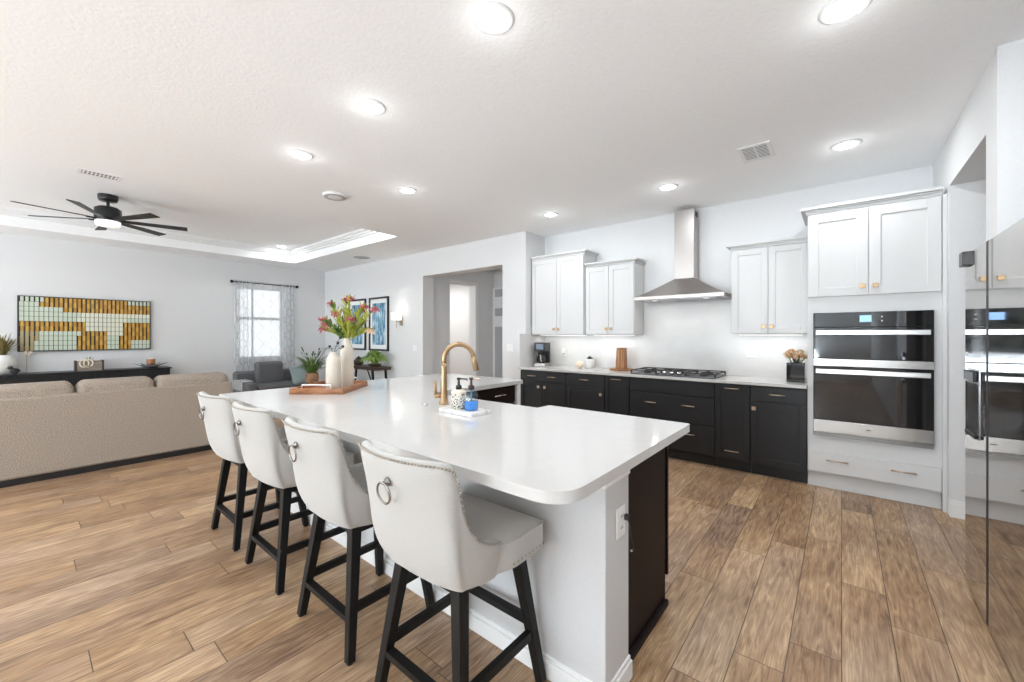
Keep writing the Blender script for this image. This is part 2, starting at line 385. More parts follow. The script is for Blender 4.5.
# ------------------------------------------------------------------ kitchen back run
YF = 4.52; CT = .915
GB = 'charcoal base cabinets along the back wall'
def base_cabinet(x0, x1, label, fronts, m=M_cabd, y=YF, dep=.615, rz=0, loc=None, group=GB, hm=None):
    """fronts: list of (kind, x0, x1, z0, z1, pulls) in fractions of the width / metres of height"""
    w = x1-x0; t = thing('base_cabinet', label, 'cabinet', loc or (x0, y, 0), rz, group)
    b = MB(); b.box(.001, w-.001, .022, dep, .11, .883); b.box(.001, w-.001, .085, dep, 0, .11); b.build('body', m, t)
    for kind, fx0, fx1, z0, z1, pulls in fronts:
        b = MB(); X0 = fx0*w+.004; X1 = fx1*w-.004
        if kind == 'door': shaker(b, X0, X1, z0, z1)
        elif kind == 'slim': shaker(b, X0, X1, z0, z1, rail=.05)
        else: b.box(X0, X1, 0, .02, z0, z1, .003)
        d = b.build('door' if kind == 'door' else 'drawer', m, t)
        for pk, px, pz in pulls:
            if pk == 'h': handle(d, px*w, pz, m=hm)
            else: knob(d, px*w, pz, m=hm)
    return t
B_ = [-3.545, -3.545, -2.785, -2.24, -1.925, -1.008, -.692, -.242]
base_cabinet(B_[1], B_[2], 'charcoal base cabinet under the coffee maker, one wide drawer over two doors',
    [('drawer', 0, 1, .735, .872, [('h', .28, .805), ('h', .72, .805)]), ('door', 0, .5, .125, .725, [('k', .43, .66)]), ('door', .5, 1, .125, .725, [('k', .57, .66)])])
base_cabinet(B_[2], B_[3], 'charcoal base cabinet under the small succulent, one drawer over one door',
    [('drawer', 0, 1, .735, .872, [('h', .5, .805)]), ('door', 0, 1, .125, .725, [('k', .92, .64)])])
base_cabinet(B_[3], B_[4], 'narrow charcoal pull-out cabinet left of the cooktop, under the wooden block',
    [('slim', 0, 1, .125, .872, [('h', .5, .84)])])
base_cabinet(B_[4], B_[5], 'wide charcoal cabinet under the cooktop with plain top panel and two deep drawers',
    [('panel', 0, 1, .725, .872, []), ('drawer', 0, 1, .425, .715, [('h', .28, .615), ('h', .72, .615)]), ('drawer', 0, 1, .125, .415, [('h', .28, .315), ('h', .72, .315)])])
base_cabinet(B_[5], B_[6], 'narrow charcoal pull-out cabinet right of the cooktop with handles at top and bottom',
    [('slim', 0, 1, .125, .872, [('h', .5, .835), ('h', .5, .21)])])
base_cabinet(B_[6], B_[7], 'charcoal base cabinet beside the white oven cabinet, under the black flower vase',
    [('drawer', 0, 1, .735, .872, [('h', .5, .805)]), ('door', 0, 1, .125, .725, [('k', .075, .66)])])
b = MB(); b.prism([(XP+.005, YF-.04), (-.243, YF-.04), (-.243, YB-.022), (XP+.005, YB-.022)], .885, CT, .003)
tag(b.build('worktop', M_quartz), 'long white quartz worktop over the charcoal base cabinets', 'worktop')
b = MB(); b.box(XP, -.243, YB-.02, YB, .885, 1.385); b.box(-1.985, -.91, YB-.02, YB, 1.385, 1.76); b.box(XP, XP+.014, YF-.02, YB-.02, .885, 1.385)
struct(b.build('trim_3', M_splash))

def crown(b, x0, x1, y0, y1, z, left=True, right=True, h=.055, out=.045, n=4):
    for o, z0, z1 in ((.010, 0, .42), (.024, .42, .62), (out, .62, 1)):
        b.box(x0-(o if left else 0), x1+(o if right else 0), y0-o, y1, z+h*z0, z+h*z1, .002, 1)
GU = 'white upper cabinets'
def upper(x0, x1, z0, z1, label, dep, left=True, right=True, knz=.075):
    yf = YB-dep; t = thing('upper_cabinet', label, 'cabinet', (x0, yf, z0), 0, GU); w = x1-x0; h = z1-z0
    b = MB(); b.box(0, w, .022, dep-.022, 0, h, .002, 1); b.build('body', M_cabw, t)
    for k in (0, 1):
        b = MB(); X0 = .006+k*(w/2-.003); X1 = w/2-.002 if k == 0 else w-.006
        shaker(b, X0, X1, .008, h-.01); d = b.build('door', M_cabw, t); knob(d, w/2+(.033 if k else -.033), knz, M_gold)
    b = MB(); crown(b, 0, w, .02, dep-.022, h, left, right); b.build('crown', M_cabw, t)
upper(-3.53, -2.667, 1.375, 2.455, 'taller white upper cabinet in the left corner, above the coffee maker', .37, False, True)
upper(-2.662, -1.985, 1.375, 2.27, 'white upper cabinet just left of the steel range hood', .335, False, True)
upper(-.912, -.243, 1.382, 2.27, 'white upper cabinet between the range hood and the oven cabinet', .335, True, False)

# tall oven cabinet
t = thing('oven_cabinet', 'tall white cabinet at the right of the run housing the double oven', 'cabinet', (-.24, YF, 0))
b = MB(); w = .87; b.box(0, w-.023, .02, .598, .14, 2.46, .002, 1); b.box(0.0, w-.023, .07, .598, 0, .14); b.build('body', M_cabw, t)
b = MB(); crown(b, 0, w-.023, .02, .598, 2.455, True, False, .06, .05); b.build('crown', M_cabw, t)
for k in (0, 1):
    b = MB(); X0 = .006 if k == 0 else .418; X1 = .413 if k == 0 else .838
    shaker(b, X0, X1, 1.71, 2.445, rail=.075, dep=.011); d = b.build('door', M_cabw, t); knob(d, .4155+(.043 if k else -.04), 1.785, M_gold)
b = MB(); b.box(.006, .838, 0, .02, .155, .335, .003); d = b.build('drawer', M_cabw, t)
handle(d, .21, .268, .15, M_gold2); handle(d, .625, .268, .15, M_gold2)
b = MB(); b.box(.846, w-.001, .005, .03, .0, 2.46, .002, 1); b.build('side_panel', M_cabw, t)

# double oven
t = thing('double_oven', 'built-in black glass double oven with steel bars in the white cabinet', 'oven', (-.197, YF, .476)); w = .756; H = 1.09
b = MB(); b.box(0, w, 0, .019, 0, H, .002, 1); b.build('frame', M_blackm, t)
b = MB(); b.box(.004, w-.004, -.012, -.001, .965, H-.002, .002); cp = b.build('control_panel', M_blackgl, t)
b = MB(); b.box(.315, .39, -.0135, -.012, 1.005, 1.06); b.build('display', M_disp, cp)
for k in range(2):
    b = MB(); b.ball((.455, -.0125, 1.012+k*.035), .005); b.build('indicator', M_icon, cp)
for nm, z0, z1, hz in (('upper', .69, .96, .915), ('lower', .15, .617, .578)):
    b = MB(); b.box(.004, w-.004, -.022, -.001, z0, z1, .003); d = b.build('oven_door', M_blackgl, t)
    h = MB(); h.box(.02, w-.025, -.075, -.055, hz-.02, hz+.02, .004)
    for sx in (.05, w-.06): h.box(sx-.008, sx+.008, -.056, -.02, hz-.012, hz+.012)
    h.build('handle', mat('steel_bar', (.78, .78, .77), .3, 1), d)
b = MB(); b.box(.002, w-.002, -.022, -.001, .622, .686, .002); b.build('steel_band', M_steel, t)
b = MB(); b.box(.002, w-.002, -.024, -.001, .04, .147, .002); p = b.build('bottom_panel', M_steel, t)
b = MB(); b.box(.355, .385, -.0255, -.024, .092, .098); b.build('badge', M_blackm, p)
b = MB()
for k in range(3): b.box(.002, w-.002, -.018, -.001, .003+k*.012, .011+k*.012)
b.build('vent_slats', mat('vent_steel', (.35, .34, .33), .35, 1), t)

# range hood
HX = -1.43
t = thing('range_hood', 'stainless steel chimney range hood above the cooktop', 'range hood', (HX, YB-.022, 1.775))
def hood_sec(k):     # k 0..1 from rim to neck, concave slope
    e = k**1.0; return k
b = MB(); N = 9; rings = []
for i in range(N):
    k = i/(N-1); hw = .485+(.110-.485)*k; yf = -.475+(-.185+.475)*k; z = .045+.215*(k**1.15)
    rings.append([(-hw, yf, z), (hw, yf, z), (hw, .0, z), (-hw, .0, z)])
v = [q for r_ in rings for q in r_]; f = [(i*4+k, i*4+(k+1) % 4, (i+1)*4+(k+1) % 4, (i+1)*4+k) for i in range(N-1) for k in range(4)] + [(0, 1, 2, 3)]
b._new(v, f); b.box(-.485, .485, -.475, 0, .005, .045, .002, 1); b.build('canopy', M_steelh, t)
b = MB(); b.box(-.110, .110, -.185, 0, .25, 1.062, .002, 1); ch = b.build('chimney', M_steelh, t)
b = MB()
for k in range(5): b.box(.1095, .1115, -.13+k*.02, -.118+k*.02, .98, 1.04)
b.build('vent_slot', M_slot, ch)
b = MB(); b.box(-.4, .4, -.43, -.06, 0, .006); b.build('filter', mat('filter_steel', (.4, .4, .4), .35, 1), t)
for k in range(4): b = MB(); b.tube([(-.06+k*.04, -.474, .026), (-.06+k*.04, -.479, .026)], .009, 10); b.build('button', M_chrome, t)
for sx in (-.28, .28):
    b = MB(); b.lathe([(.03, -.001), (.03, .004)], (sx, -.35), 16); b.build('lamp', emis('hood_lamp', (1, .96, .9), 1.2), t)
    d = bpy.data.lights.new('hood_lamp', 'AREA'); d.shape = 'DISK'; d.size = .05; d.energy = .7; d.color = (1, .98, .95)
    o = bpy.data.objects.new('hood_lamp', d); COL.objects.link(o); o.parent = t; o.location = (sx, -.35, -.004)

# cooktop
t = thing('gas_cooktop', 'black and steel five-burner gas cooktop set in the back worktop', 'cooktop', (-1.465, 4.79, CT+.0005))
b = MB(); b.box(-.455, .455, -.255, .255, 0, .012, .004); b.build('top_plate', mat('cooktop_steel', (.10, .10, .105), .35, .8), t)
for bx, by, r_ in ((-.31, .12, .04), (-.31, -.09, .035), (0, .05, .055), (.31, .12, .04), (.31, -.09, .035)):
    b = MB(); b.lathe([(r_*1.3, .012), (r_*1.3, .02), (r_, .02), (r_, .028), (.001, .03)], (bx, by), 18); b.build('burner', M_iron, t)
for gx in (-.305, 0, .305):
    b = MB(); x0, x1, y0, y1 = gx-.145, gx+.145, (-.1 if gx == 0 else -.23), .24
    for yy in (y0, (y0+y1)/2, y1): b.box(x0, x1, yy-.006, yy+.006, .038, .05)
    for xx in (x0, gx, x1): b.box(xx-.006, xx+.006, y0, y1, .0385, .0495)
    for xx in (x0, x1):
        for yy in (y0, y1): b.box(xx-.007, xx+.007, yy-.007, yy+.007, .012, .04)
    b.build('grate', M_iron, t)
for k in range(5):
    b = MB(); b.lathe([(.023, .012), (.022, .042), (.012, .046)], (-.16+k*.08, -.19), 16); b.build('control_knob', M_chrome, t)

for x0, x1, z, lab in ((-3.5, -2.72, 1.375, 'slim light bar under the corner upper cabinet above the coffee maker'), (-2.62, -2.03, 1.375, 'added unseen light bar under the upper cabinet left of the range hood'), (-.87, -.29, 1.382, 'added unseen light bar under the upper cabinet right of the range hood')):
    t = thing('cabinet_light', lab, 'cabinet light', ((x0+x1)/2, 4.96, z), 0, 'light bars under the upper cabinets'); hw = (x1-x0)/2  # bars beside the hood are added to brighten the worktop and splash
    b = MB(); b.box(-hw, hw, -.018, .018, -.012, 0, .002, 1); b.build('housing', M_trim, t)
    b = MB(); b.box(-hw+.01, hw-.01, -.012, .012, -.0135, -.0119); b.build('lens', emis('bar_lens', (1, .97, .92), 4), t)
    d = bpy.data.lights.new('bar_lamp', 'AREA'); d.shape = 'RECTANGLE'; d.size = hw*2-.03; d.size_y = .02; d.energy = hw*2.0; d.color = (1, .97, .93)
    o = bpy.data.objects.new('bar_lamp', d); COL.objects.link(o); o.parent = t; o.location = (0, 0, -.016)
# things on the back worktop
t = thing('coffee_maker', 'black and steel drip coffee maker with glass pot in the worktop corner', 'coffee maker', (-3.40, 4.86, CT+.0005), R(12))
b = MB(); b.box(-.085, .085, -.1, .11, 0, .045, .006); b.build('base', mat('maker_steel', (.45, .42, .39), .35, 1), t)
b = MB(); b.box(-.085, .085, .045, .11, .045, .22, .005); b.build('water_tank', M_black, t)
b = MB(); b.box(-.085, .085, -.1, .11, .22, .345, .008); hd = b.build('brew_head', M_black, t)
b = MB(); b.box(-.055, .055, -.104, -.1, .245, .325, .001, 1); b.build('control_panel', mat('panel_blue', (.16, .20, .28), .25), hd)
b = MB(); b.lathe([(.045, .047), (.068, .06), (.068, .12), (.045, .165), (.047, .175)], (0, -.028), 20); cf = b.build('carafe', M_smoke, t)
b = MB(); b.tube([(.0, -.09, .165), (.03, -.135, .16), (.035, -.14, .1), (.03, -.1, .07)], .008, 8); b.build('carafe_handle', mat('handle_pale', (.5, .48, .45), .4), cf)
b = MB(); b.lathe([(.05, .176), (.05, .19), (.02, .195)], (0, -.028), 18); b.build('carafe_lid', M_black, cf)
def outlet(name, label, loc, rz, w=.075, h=.115, kind='outlet', n=1):
    t = thing(name, label, 'outlet' if kind == 'outlet' else 'switch', loc, rz)
    b = MB(); b.box(-w/2, w/2, 0, .006, -h/2, h/2, .002); b.build('plate', M_plate, t)
    for k in range(n):
        cx = (k-(n-1)/2)*.046
        if kind == 'outlet':
            for z in (-.022, .022):
                b = MB(); b.box(cx-.017, cx+.017, -.0025, .001, z-.014, z+.014, .002); s_ = b.build('socket', M_plate, t)
                b = MB(); b.box(cx-.008, cx-.005, -.0032, -.0024, z-.004, z+.006); b.box(cx+.005, cx+.008, -.0032, -.0024, z-.004, z+.006); b.build('socket_slot', M_slot, s_)
        else:
            b = MB(); b.box(cx-.016, cx+.016, -.004, .001, -.033, .033, .002); b.build('rocker', M_plate, t)
    return t
outlet('wall_outlet', 'white outlet on the backsplash beside the coffee maker with a cord plugged in', (-3.19, YB-.0265, 1.115), 0)
outlet('wall_outlet', 'white outlet on the backsplash left of the black flower vase', (-.768, YB-.0265, 1.18), 0, .115, .115, n=2)
b = MB(); b.box(-3.20, -3.175, YB-.06, YB-.03, 1.08, 1.105, .004)
b.tube([(-3.187, YB-.06, 1.092), (-3.187, YB-.085, 1.08), (-3.19, YB-.075, .99), (-3.20, YB-.08, .93), (-3.26, 5.02, .921), (-3.33, 4.99, .921)], .0035, 8)
tag(b.build('power_cord', mat('cord_cream', (.5, .47, .43), .5)), 'thin cord running from the backsplash outlet to the coffee maker', 'cord')
t = thing('succulent_pot', 'small white pot with a green succulent on the back worktop', 'plant', (-2.70, 5.0, CT+.0005))
b = MB(); b.lathe([(.05, 0), (.066, .02), (.07, .10), (.066, .125), (.058, .125), (.056, .11), (.001, .11)], seg=24); b.build('pot', M_white_cer, t)
b = MB()
for k in range(40):
    a = random.random()*2*PI; q = random.random(); r_ = .055*q; b.leaf((r_*.6*math.cos(a), r_*.6*math.sin(a), .11), (1.25*r_*math.cos(a), 1.25*r_*math.sin(a), .175-.045*q), .02)
b.build('leaves', M_leafd, t)
t = thing('decor_ball', 'small round cream woven ball beside the white succulent pot', 'ornament', (-2.80, 4.90, CT+.0005))
b = MB(); b.ball((0, 0, .05), .05, 16, 12); b.build('ball', M_cream_p, t)
b = MB()
for k in range(5):
    a = k*PI/5; b.tube([(.0505*math.cos(q)*math.cos(a), .0505*math.cos(q)*math.sin(a), .05+.0505*math.sin(q)) for q in [2*PI*i/24 for i in range(24)]], .004, 6, True)
b.build('woven_bands', M_cream_p, t)
t = thing('knife_block', 'tall tapered brown wooden block on a round wooden base beside the cooktop', 'knife block', (-2.21, 4.94, CT+.0005))
b = MB(); b.lathe([(.145, 0), (.15, .008), (.15, .02), (.14, .022)], seg=28); b.build('base', M_acacia, t)
b = MB(); b.frustum((0, 0), (.062, .05), .022, (0, .01), (.054, .04), .29); b.build('block', M_acacia, t, bevel=.006)
b = MB(); b.box(-.018, -.004, -.052, -.04, .03, .28); b.box(.016, .028, -.051, -.04, .03, .27); b.build('grain_strips', mat('pale_wood', (.5, .27, .11), .45), t)
t = thing('flower_vase', 'square black glass vase of peach roses on the right of the back worktop', 'vase', (-.345, 4.80, CT+.0005))
b = MB(); b.box(-.072, .072, -.072, .072, 0, .185, .006); b.build('vase', M_blackgl, t)
for k in range(11):
    a = k*2.4; r_ = .015+.07*math.sqrt(k/11); c = Vector((r_*math.cos(a), r_*math.sin(a), .235+.075*random.random()))
    b = MB()
    for j in range(20):
        q = j*2.4; rr = .014+.040*(j/20); tip = c+Vector((rr*math.cos(q), rr*math.sin(q), .026-.034*(j/20)))
        b.leaf(c+Vector((.3*rr*math.cos(q), .3*rr*math.sin(q), -.015)), tip, .040, .008, 3, side=(-math.sin(q), math.cos(q), 0))
    b.ball(c, .016); f_ = b.build('rose', M_cream_p if k in (3, 6) else M_peach, t)
    b = MB(); b.tube([(c.x*.4, c.y*.4, .17), tuple(c-Vector((0, 0, .012)))], .003, 6); b.build('stem', M_leafd, f_)
b = MB()
for k in range(6):
    a = k*1.9; b.leaf((.03*math.cos(a), .03*math.sin(a), .17), (.10*math.cos(a), .10*math.sin(a), .23+.06*random.random()), .026)
b.build('leaves', M_olive, t)

# ------------------------------------------------------------------ refrigerator
FX = .515
t = thing('refrigerator', 'tall mirror-finish stainless side-by-side refrigerator at the right edge', 'refrigerator', (FX, 0, 0))
M_fr = mat('fridge_mirror', (.50, .48, .46), .035, 1)
b = MB(); b.box(FX+.075, FX+.85, 2.30, 3.215, .02, 1.78); b.box(FX+.1, FX+.8, 2.32, 3.17, 0, .02); b.build('body', mat('fridge_side', (.18, .18, .18), .45, .6), t, True)
for nm, y0, y1 in (('freezer', 2.815, 3.225), ('fresh', 2.29, 2.782)):
    b = MB(); b.box(FX, FX+.07, y0, y1, .045, 1.80, .003); d = b.build('door', M_fr, t, True)
    b = MB(); ye = y0-.014 if nm == 'freezer' else y1+.0; b.box(FX-.001, FX+.05, ye, ye+.014, .045, 1.80, .002); b.build('edge_handle', mat('edge_dark', (.018, .018, .018), .45), d, True)
    if nm == 'freezer':
        b = MB(); b.box(FX-.004, FX+.001, 2.93, 3.15, .86, 1.20, .001, 1); q = b.build('dispenser', mat('dispenser_dark', (.16, .16, .165), .2, .8), d, True)
        b = MB(); b.box(FX-.02, FX-.004, 2.94, 3.14, 1.14, 1.19, .004); b.build('dispenser_spout', M_blackm, q, True)
        b = MB(); b.box(FX-.016, FX-.004, 2.94, 3.14, .862, .88, .003); b.build('drip_tray', M_blackm, q, True)
b = MB(); b.box(FX-.022, FX+.07, 3.15, 3.232, 1.735, 1.81, .004); b.build('hinge_cover', mat('hinge_dark', (.06, .06, .06), .3, .4), t, True)
b = MB(); b.box(FX+.02, FX+.07, 2.31, 3.19, .015, .04); b.build('toe_grille', M_black, t, True)

# ------------------------------------------------------------------ island
def round_poly(pts, rad):
    out = []; n = len(pts)
    for i, p in enumerate(pts):
        r_ = rad.get(i, 0); p = Vector(p)
        if not r_: out.append(tuple(p)); continue
        a = (Vector(pts[i-1])-p).normalized(); c = (Vector(pts[(i+1) % n])-p).normalized()
        p0, p1 = p+a*r_, p+c*r_
        for k in range(17):
            u = k/16; out.append(tuple((1-u)**2*p0+2*u*(1-u)*p+u*u*p1))
    return out
top = [(-3.72, .965), (-.60, .965), (-.60, 2.18), (-1.47, 2.18), (-1.47, 2.05), (-2.50, 2.05), (-2.50, 3.23), (-3.66, 3.23)]
b = MB(); b.prism(round_poly(top, {0: .05, 1: .13, 2: .02}), .877, CT, .004)
tag(b.build('island_worktop', M_quartz), 'large white quartz island worktop with rounded corners', 'worktop')
t = thing('island_wall', 'white painted half wall under the island worktop, behind the stools', 'half wall', (-2, 1.34, 0))
b = MB(); b.box(-3.45, -.66, 1.34, 1.545, 0, .876, .003, 1); b.build('panel', add_noise(mat('half_wall_paint_shaded', (.6, .6, .6), .75, spec=.2), 90, (.60, .60, .605), (.62, .62, .622), bump=.08, dist=.001), t, True)  # darker copy of the wall paint: the half wall's shade is in its colour
b = MB(); b.box(-3.462, -.648, 1.328, 1.557, 0, .07, .003, 1); b.box(-3.457, -.654, 1.334, 1.551, .07, .09, .003, 1); b.build('baseboard', M_trim, t, True)
b = MB(); b.box(-3.465, -.648, 1.328, 1.557, .84, .876, .003, 1); b.box(-3.458, -.655, 1.334, 1.55, .815, .84, .003, 1); b.build('cap_trim', M_trim, t, True)
t = thing('island_cabinet', 'dark espresso cabinet block under the right end of the island', 'cabinet', (-1.5, 1.55, 0))
b = MB(); b.box(-2.4, -.715, 1.56, 2.127, .10, .876); b.box(-2.4, -.75, 1.56, 2.03, 0, .10); b.build('body', M_cabb, t, True)
b = MB(); b.box(-.715, -.698, 1.5605, 2.09, 0, .876, .001, 1); b.build('end_panel', M_cabb, t, True)
b = MB(); b.box(-.698, -.678, 1.5605, 2.085, 0, .03, .004); b.build('shoe_moulding', M_cabb, t, True)
for k in range(3):
    b = MB(); b.M = Matrix.Translation((-.70-k*.56, 2.148, 0)) @ Matrix.Rotation(PI, 4, 'Z'); shaker(b, 0.0, .55, .125, .865); d = b.build('door', M_cabb, t, True)
o = outlet('wall_outlet', 'white outlet on the island end with a black cord plugged in', (-.653, 1.46, .655), R(90)); 
t = thing('charger_cord', 'short black charger cord hanging on the island end', 'cord', (-.64, 1.48, .69))
b = MB(); b.box(-.6465, -.628, 1.468, 1.486, .66, .682, .003); b.build('plug', M_rubber, t, True)
b = MB(); b.tube([(-.632, 1.477, .662), (-.63, 1.49, .62), (-.632, 1.52, .56), (-.64, 1.548, .515), (-.652, 1.556, .505)], .0028, 8); b.build('cable', M_rubber, t, True)
b = MB(); b.tube([(-.652, 1.556, .505), (-.66, 1.572, .502)], .005, 8); b.build('plug_tip', M_chrome, t, True)
# leg of the L: dark drawers facing the kitchen
def leg_cab(y0, y1, label):
    w = y1-y0; t = thing('drawer_cabinet', label, 'cabinet', (-2.54, y0, 0), R(90), 'dark drawer cabinets in the island leg')
    b = MB(); b.box(.001, w-.001, .022, 1.1, .10, .876); b.box(.001, w-.001, .08, 1.1, 0, .1); b.build('body', M_cabb, t)
    for z0, z1 in ((.70, .866), (.42, .69), (.115, .41)):
        b = MB(); b.box(.005, w-.005, 0, .02, z0, z1, .003); d = b.build('drawer', M_cabb, t); handle(d, w/2, (z0+z1)/2+.01, .16, M_chrome)
leg_cab(2.13, 2.62, 'dark drawer cabinet in the island leg, nearer the faucet')
leg_cab(2.63, 3.16, 'dark drawer cabinet at the far end of the island leg')
b = MB(); b.box(-3.6, -2.52, 3.165, 3.21, 0, .876, .002, 1); tag(b.build('end_panel', M_trim), 'white end panel closing the far end of the island leg', 'panel')

# faucet, button, soap
fx, fy = -2.035, 1.777
t = thing('kitchen_faucet', 'brushed gold gooseneck kitchen faucet on the island', 'faucet', (fx, fy, CT), R(58))
b = MB(); b.lathe([(.033, 0), (.033, .006), (.027, .012), (.025, .05), (.022, .12), (.0185, .24), (.0175, .27)], seg=24); b.build('body', M_gold, t)
pts = [(0, 0, .24), (0, 0, .295)] + [(.10-.10*math.cos(a), 0, .295+.098*math.sin(a)) for a in [PI*k/16*.96 for k in range(1, 17)]]
b = MB(); b.tube(pts, .0160, 14); sp_ = b.build('spout', M_gold, t)
e = Vector(pts[-1]); d_ = (e-Vector(pts[-2])).normalized(); b = MB(); b.tube([tuple(e-d_*.005), tuple(e+d_*.03), tuple(e+d_*.095)], [.017, .0185, .021], 14); b.build('spray_head', M_gold, sp_)
b = MB(); b.tube([(-.015, .0, .055), (-.062, .0, .055)], .014, 12); b.tube([(-.055, 0, .05), (-.056, 0, .10), (-.060, 0, .155)], [.0095, .0095, .0105], 10); b.build('lever', M_gold, t)
b = MB(); b.lathe([(.022, 0), (.022, .006), (.012, .009), (.011, .012), (.001, .013)], seg=20)
o = tag(b.build('air_switch_button', M_chrome), 'small round metal button set in the island left of the faucet', 'button'); o.location = (-2.088, 1.66, CT)
b = MB(); b.box(-.138, .138, -.078, .078, 0, .022, .003)
o = tag(b.build('marble_tray', M_marble), 'small white marble tray holding two soap bottles', 'tray'); o.location = (-1.715, 1.655, CT); o.rotation_euler = (0, 0, R(-1))
def pump(t, z, m1, m2, ang):
    b = MB(); b.lathe([(.018, z), (.018, z+.022), (.008, z+.026), (.006, z+.055), (.012, z+.056), (.012, z+.068), (.001, z+.07)], seg=16); p = b.build('pump', m1, t)
    b = MB(); b.tube([(0, 0, z+.062), (.05*math.cos(ang), .05*math.sin(ang), z+.062), (.056*math.cos(ang), .056*math.sin(ang), z+.054)], .0045, 8); b.build('nozzle', m2, p)
t = thing('soap_dispenser', 'patterned cream soap dispenser with black pump, at the left on the marble tray', 'soap dispenser', (-1.752, 1.645, CT+.0225))
M_pat = mat('gold_black_pattern', (.8, .78, .72), .35)
n, l, bs = nodes(M_pat); vz = n.new('ShaderNodeTexVoronoi'); vz.inputs['Scale'].default_value = 120; cr = n.new('ShaderNodeValToRGB'); cr.color_ramp.interpolation = 'CONSTANT'
cr.color_ramp.elements[0].color = (.45, .30, .08, 1); cr.color_ramp.elements[1].position = .28; cr.color_ramp.elements[1].color = (.80, .77, .70, 1); e_ = cr.color_ramp.elements.new(.62); e_.color = (.03, .06, .03, 1)
tc = n.new('ShaderNodeTexCoord'); l.new(tc.outputs['Object'], vz.inputs['Vector']); l.new(vz.outputs['Distance'], cr.inputs[0]); l.new(cr.outputs[0], bs.inputs['Base Color'])
b = MB(); b.lathe([(.042, 0), (.044, .004), (.044, .088)], seg=24); b.build('bottle', M_pat, t)
b = MB(); b.lathe([(.0445, .088), (.0445, .10), (.03, .108), (.018, .112)], seg=24); b.build('shoulder', M_cream_p, t)
pump(t, .112, M_black, M_black, R(20))
t = thing('soap_bottle', 'clear soap bottle half full of blue soap with dark pump', 'soap bottle', (-1.655, 1.652, CT+.0225))
b = MB(); b.lathe([(.035, .0), (.04, .004), (.041, .05), (.041, .085), (.03, .108), (.019, .115), (.019, .12)], seg=24); b.build('bottle', M_gclear, t)
b = MB(); b.lathe([(.037, .003), (.0385, .006), (.0385, .05), (.001, .05)], seg=24); b.build('soap', M_soap, t)
b = MB(); b.tube([(0, 0, .052), (0, 0, .115)], .004, 8); b.build('dip_tube', M_teal, t)
pump(t, .118, mat('pump_brown', (.045, .02, .018), .35), M_gold2, R(25))

# serving tray, vases, flowers
TA = R(39)
t = thing('serving_tray', 'rectangular brown wooden serving tray with white metal handles on the island', 'tray', (-3.24, 1.66, CT+.0005), TA-R(7))
M_hw = mat('handle_white', (.8, .8, .78), .35)
t.location = (-3.285, 1.645, CT+.0005)
b = MB()
t.rotation_euler = (0, 0, R(40))
hx, hy = .205, .275
b.box(-hx, hx, -hy, hy, 0, .012); b.build('base', M_traywood, t)
for (x0, x1, y0, y1) in ((-hx, hx, -hy, -hy+.014), (-hx, hx, hy-.014, hy), (-hx, -hx+.014, -hy+.014, hy-.014), (hx-.014, hx, -hy+.014, hy-.014)):
    b = MB(); b.box(x0, x1, y0, y1, .0, .045, .003); b.build('rim', M_traywood, t)
for sy in (-1, 1):
    b = MB(); yy = sy*(hy-.007); b.tube([(-.11, yy, .045), (-.11, yy, .072), (.11, yy, .072), (.11, yy, .045)], .0055, 8); b.build('handle', M_hw, t)
TZ0 = CT+.0135
t = thing('tall_vase', 'taller cream ceramic bottle vase on the wooden tray', 'vase', (-3.209, 1.739, TZ0))
b = MB(); b.lathe([(.050, 0), (.053, .006), (.052, .30), (.050, .325), (.040, .350), (.030, .368), (.028, .38), (.028, .405), (.030, .412), (.024, .412), (.022, .37), (.001, .36)], seg=32); b.build('body', M_ceramic, t)
t = thing('short_vase', 'shorter cream ceramic bottle vase in front of the taller one', 'vase', (-3.125, 1.58, TZ0))
b = MB(); b.lathe([(.053, 0), (.056, .006), (.055, .235), (.052, .25), (.040, .272), (.029, .285), (.028, .302), (.030, .308), (.025, .308), (.023, .28), (.001, .27)], seg=32); b.build('body', M_ceramic, t)
VT = Vector((-3.209, 1.739, TZ0+.38))
t = thing('flower_bouquet', 'bouquet of pink clustered blooms on lime stems in the tall cream vase', 'flowers', tuple(VT))
rv = Vector((math.cos(R(39.28)), math.sin(R(39.28)), 0)); fv = Vector((-math.sin(R(39.28)), math.cos(R(39.28)), 0))
heads = [(-.145, .235, .02, 'r'), (-.03, .265, .03, 'r'), (.02, .27, -.03, 'r'), (.115, .215, .04, 'r'), (.215, .195, -.02, 'r'), (-.20, .12, .0, 'r'), (-.165, .085, -.05, 'r'), (-.215, .05, .03, 'r'), (.04, .125, -.07, 'r'), (.175, .04, .0, 'o'), (.06, .2, .12, 'r'), (-.08, .19, .14, 'r'), (-.06, .16, -.10, 'r'), (.10, .10, .10, 'l')]
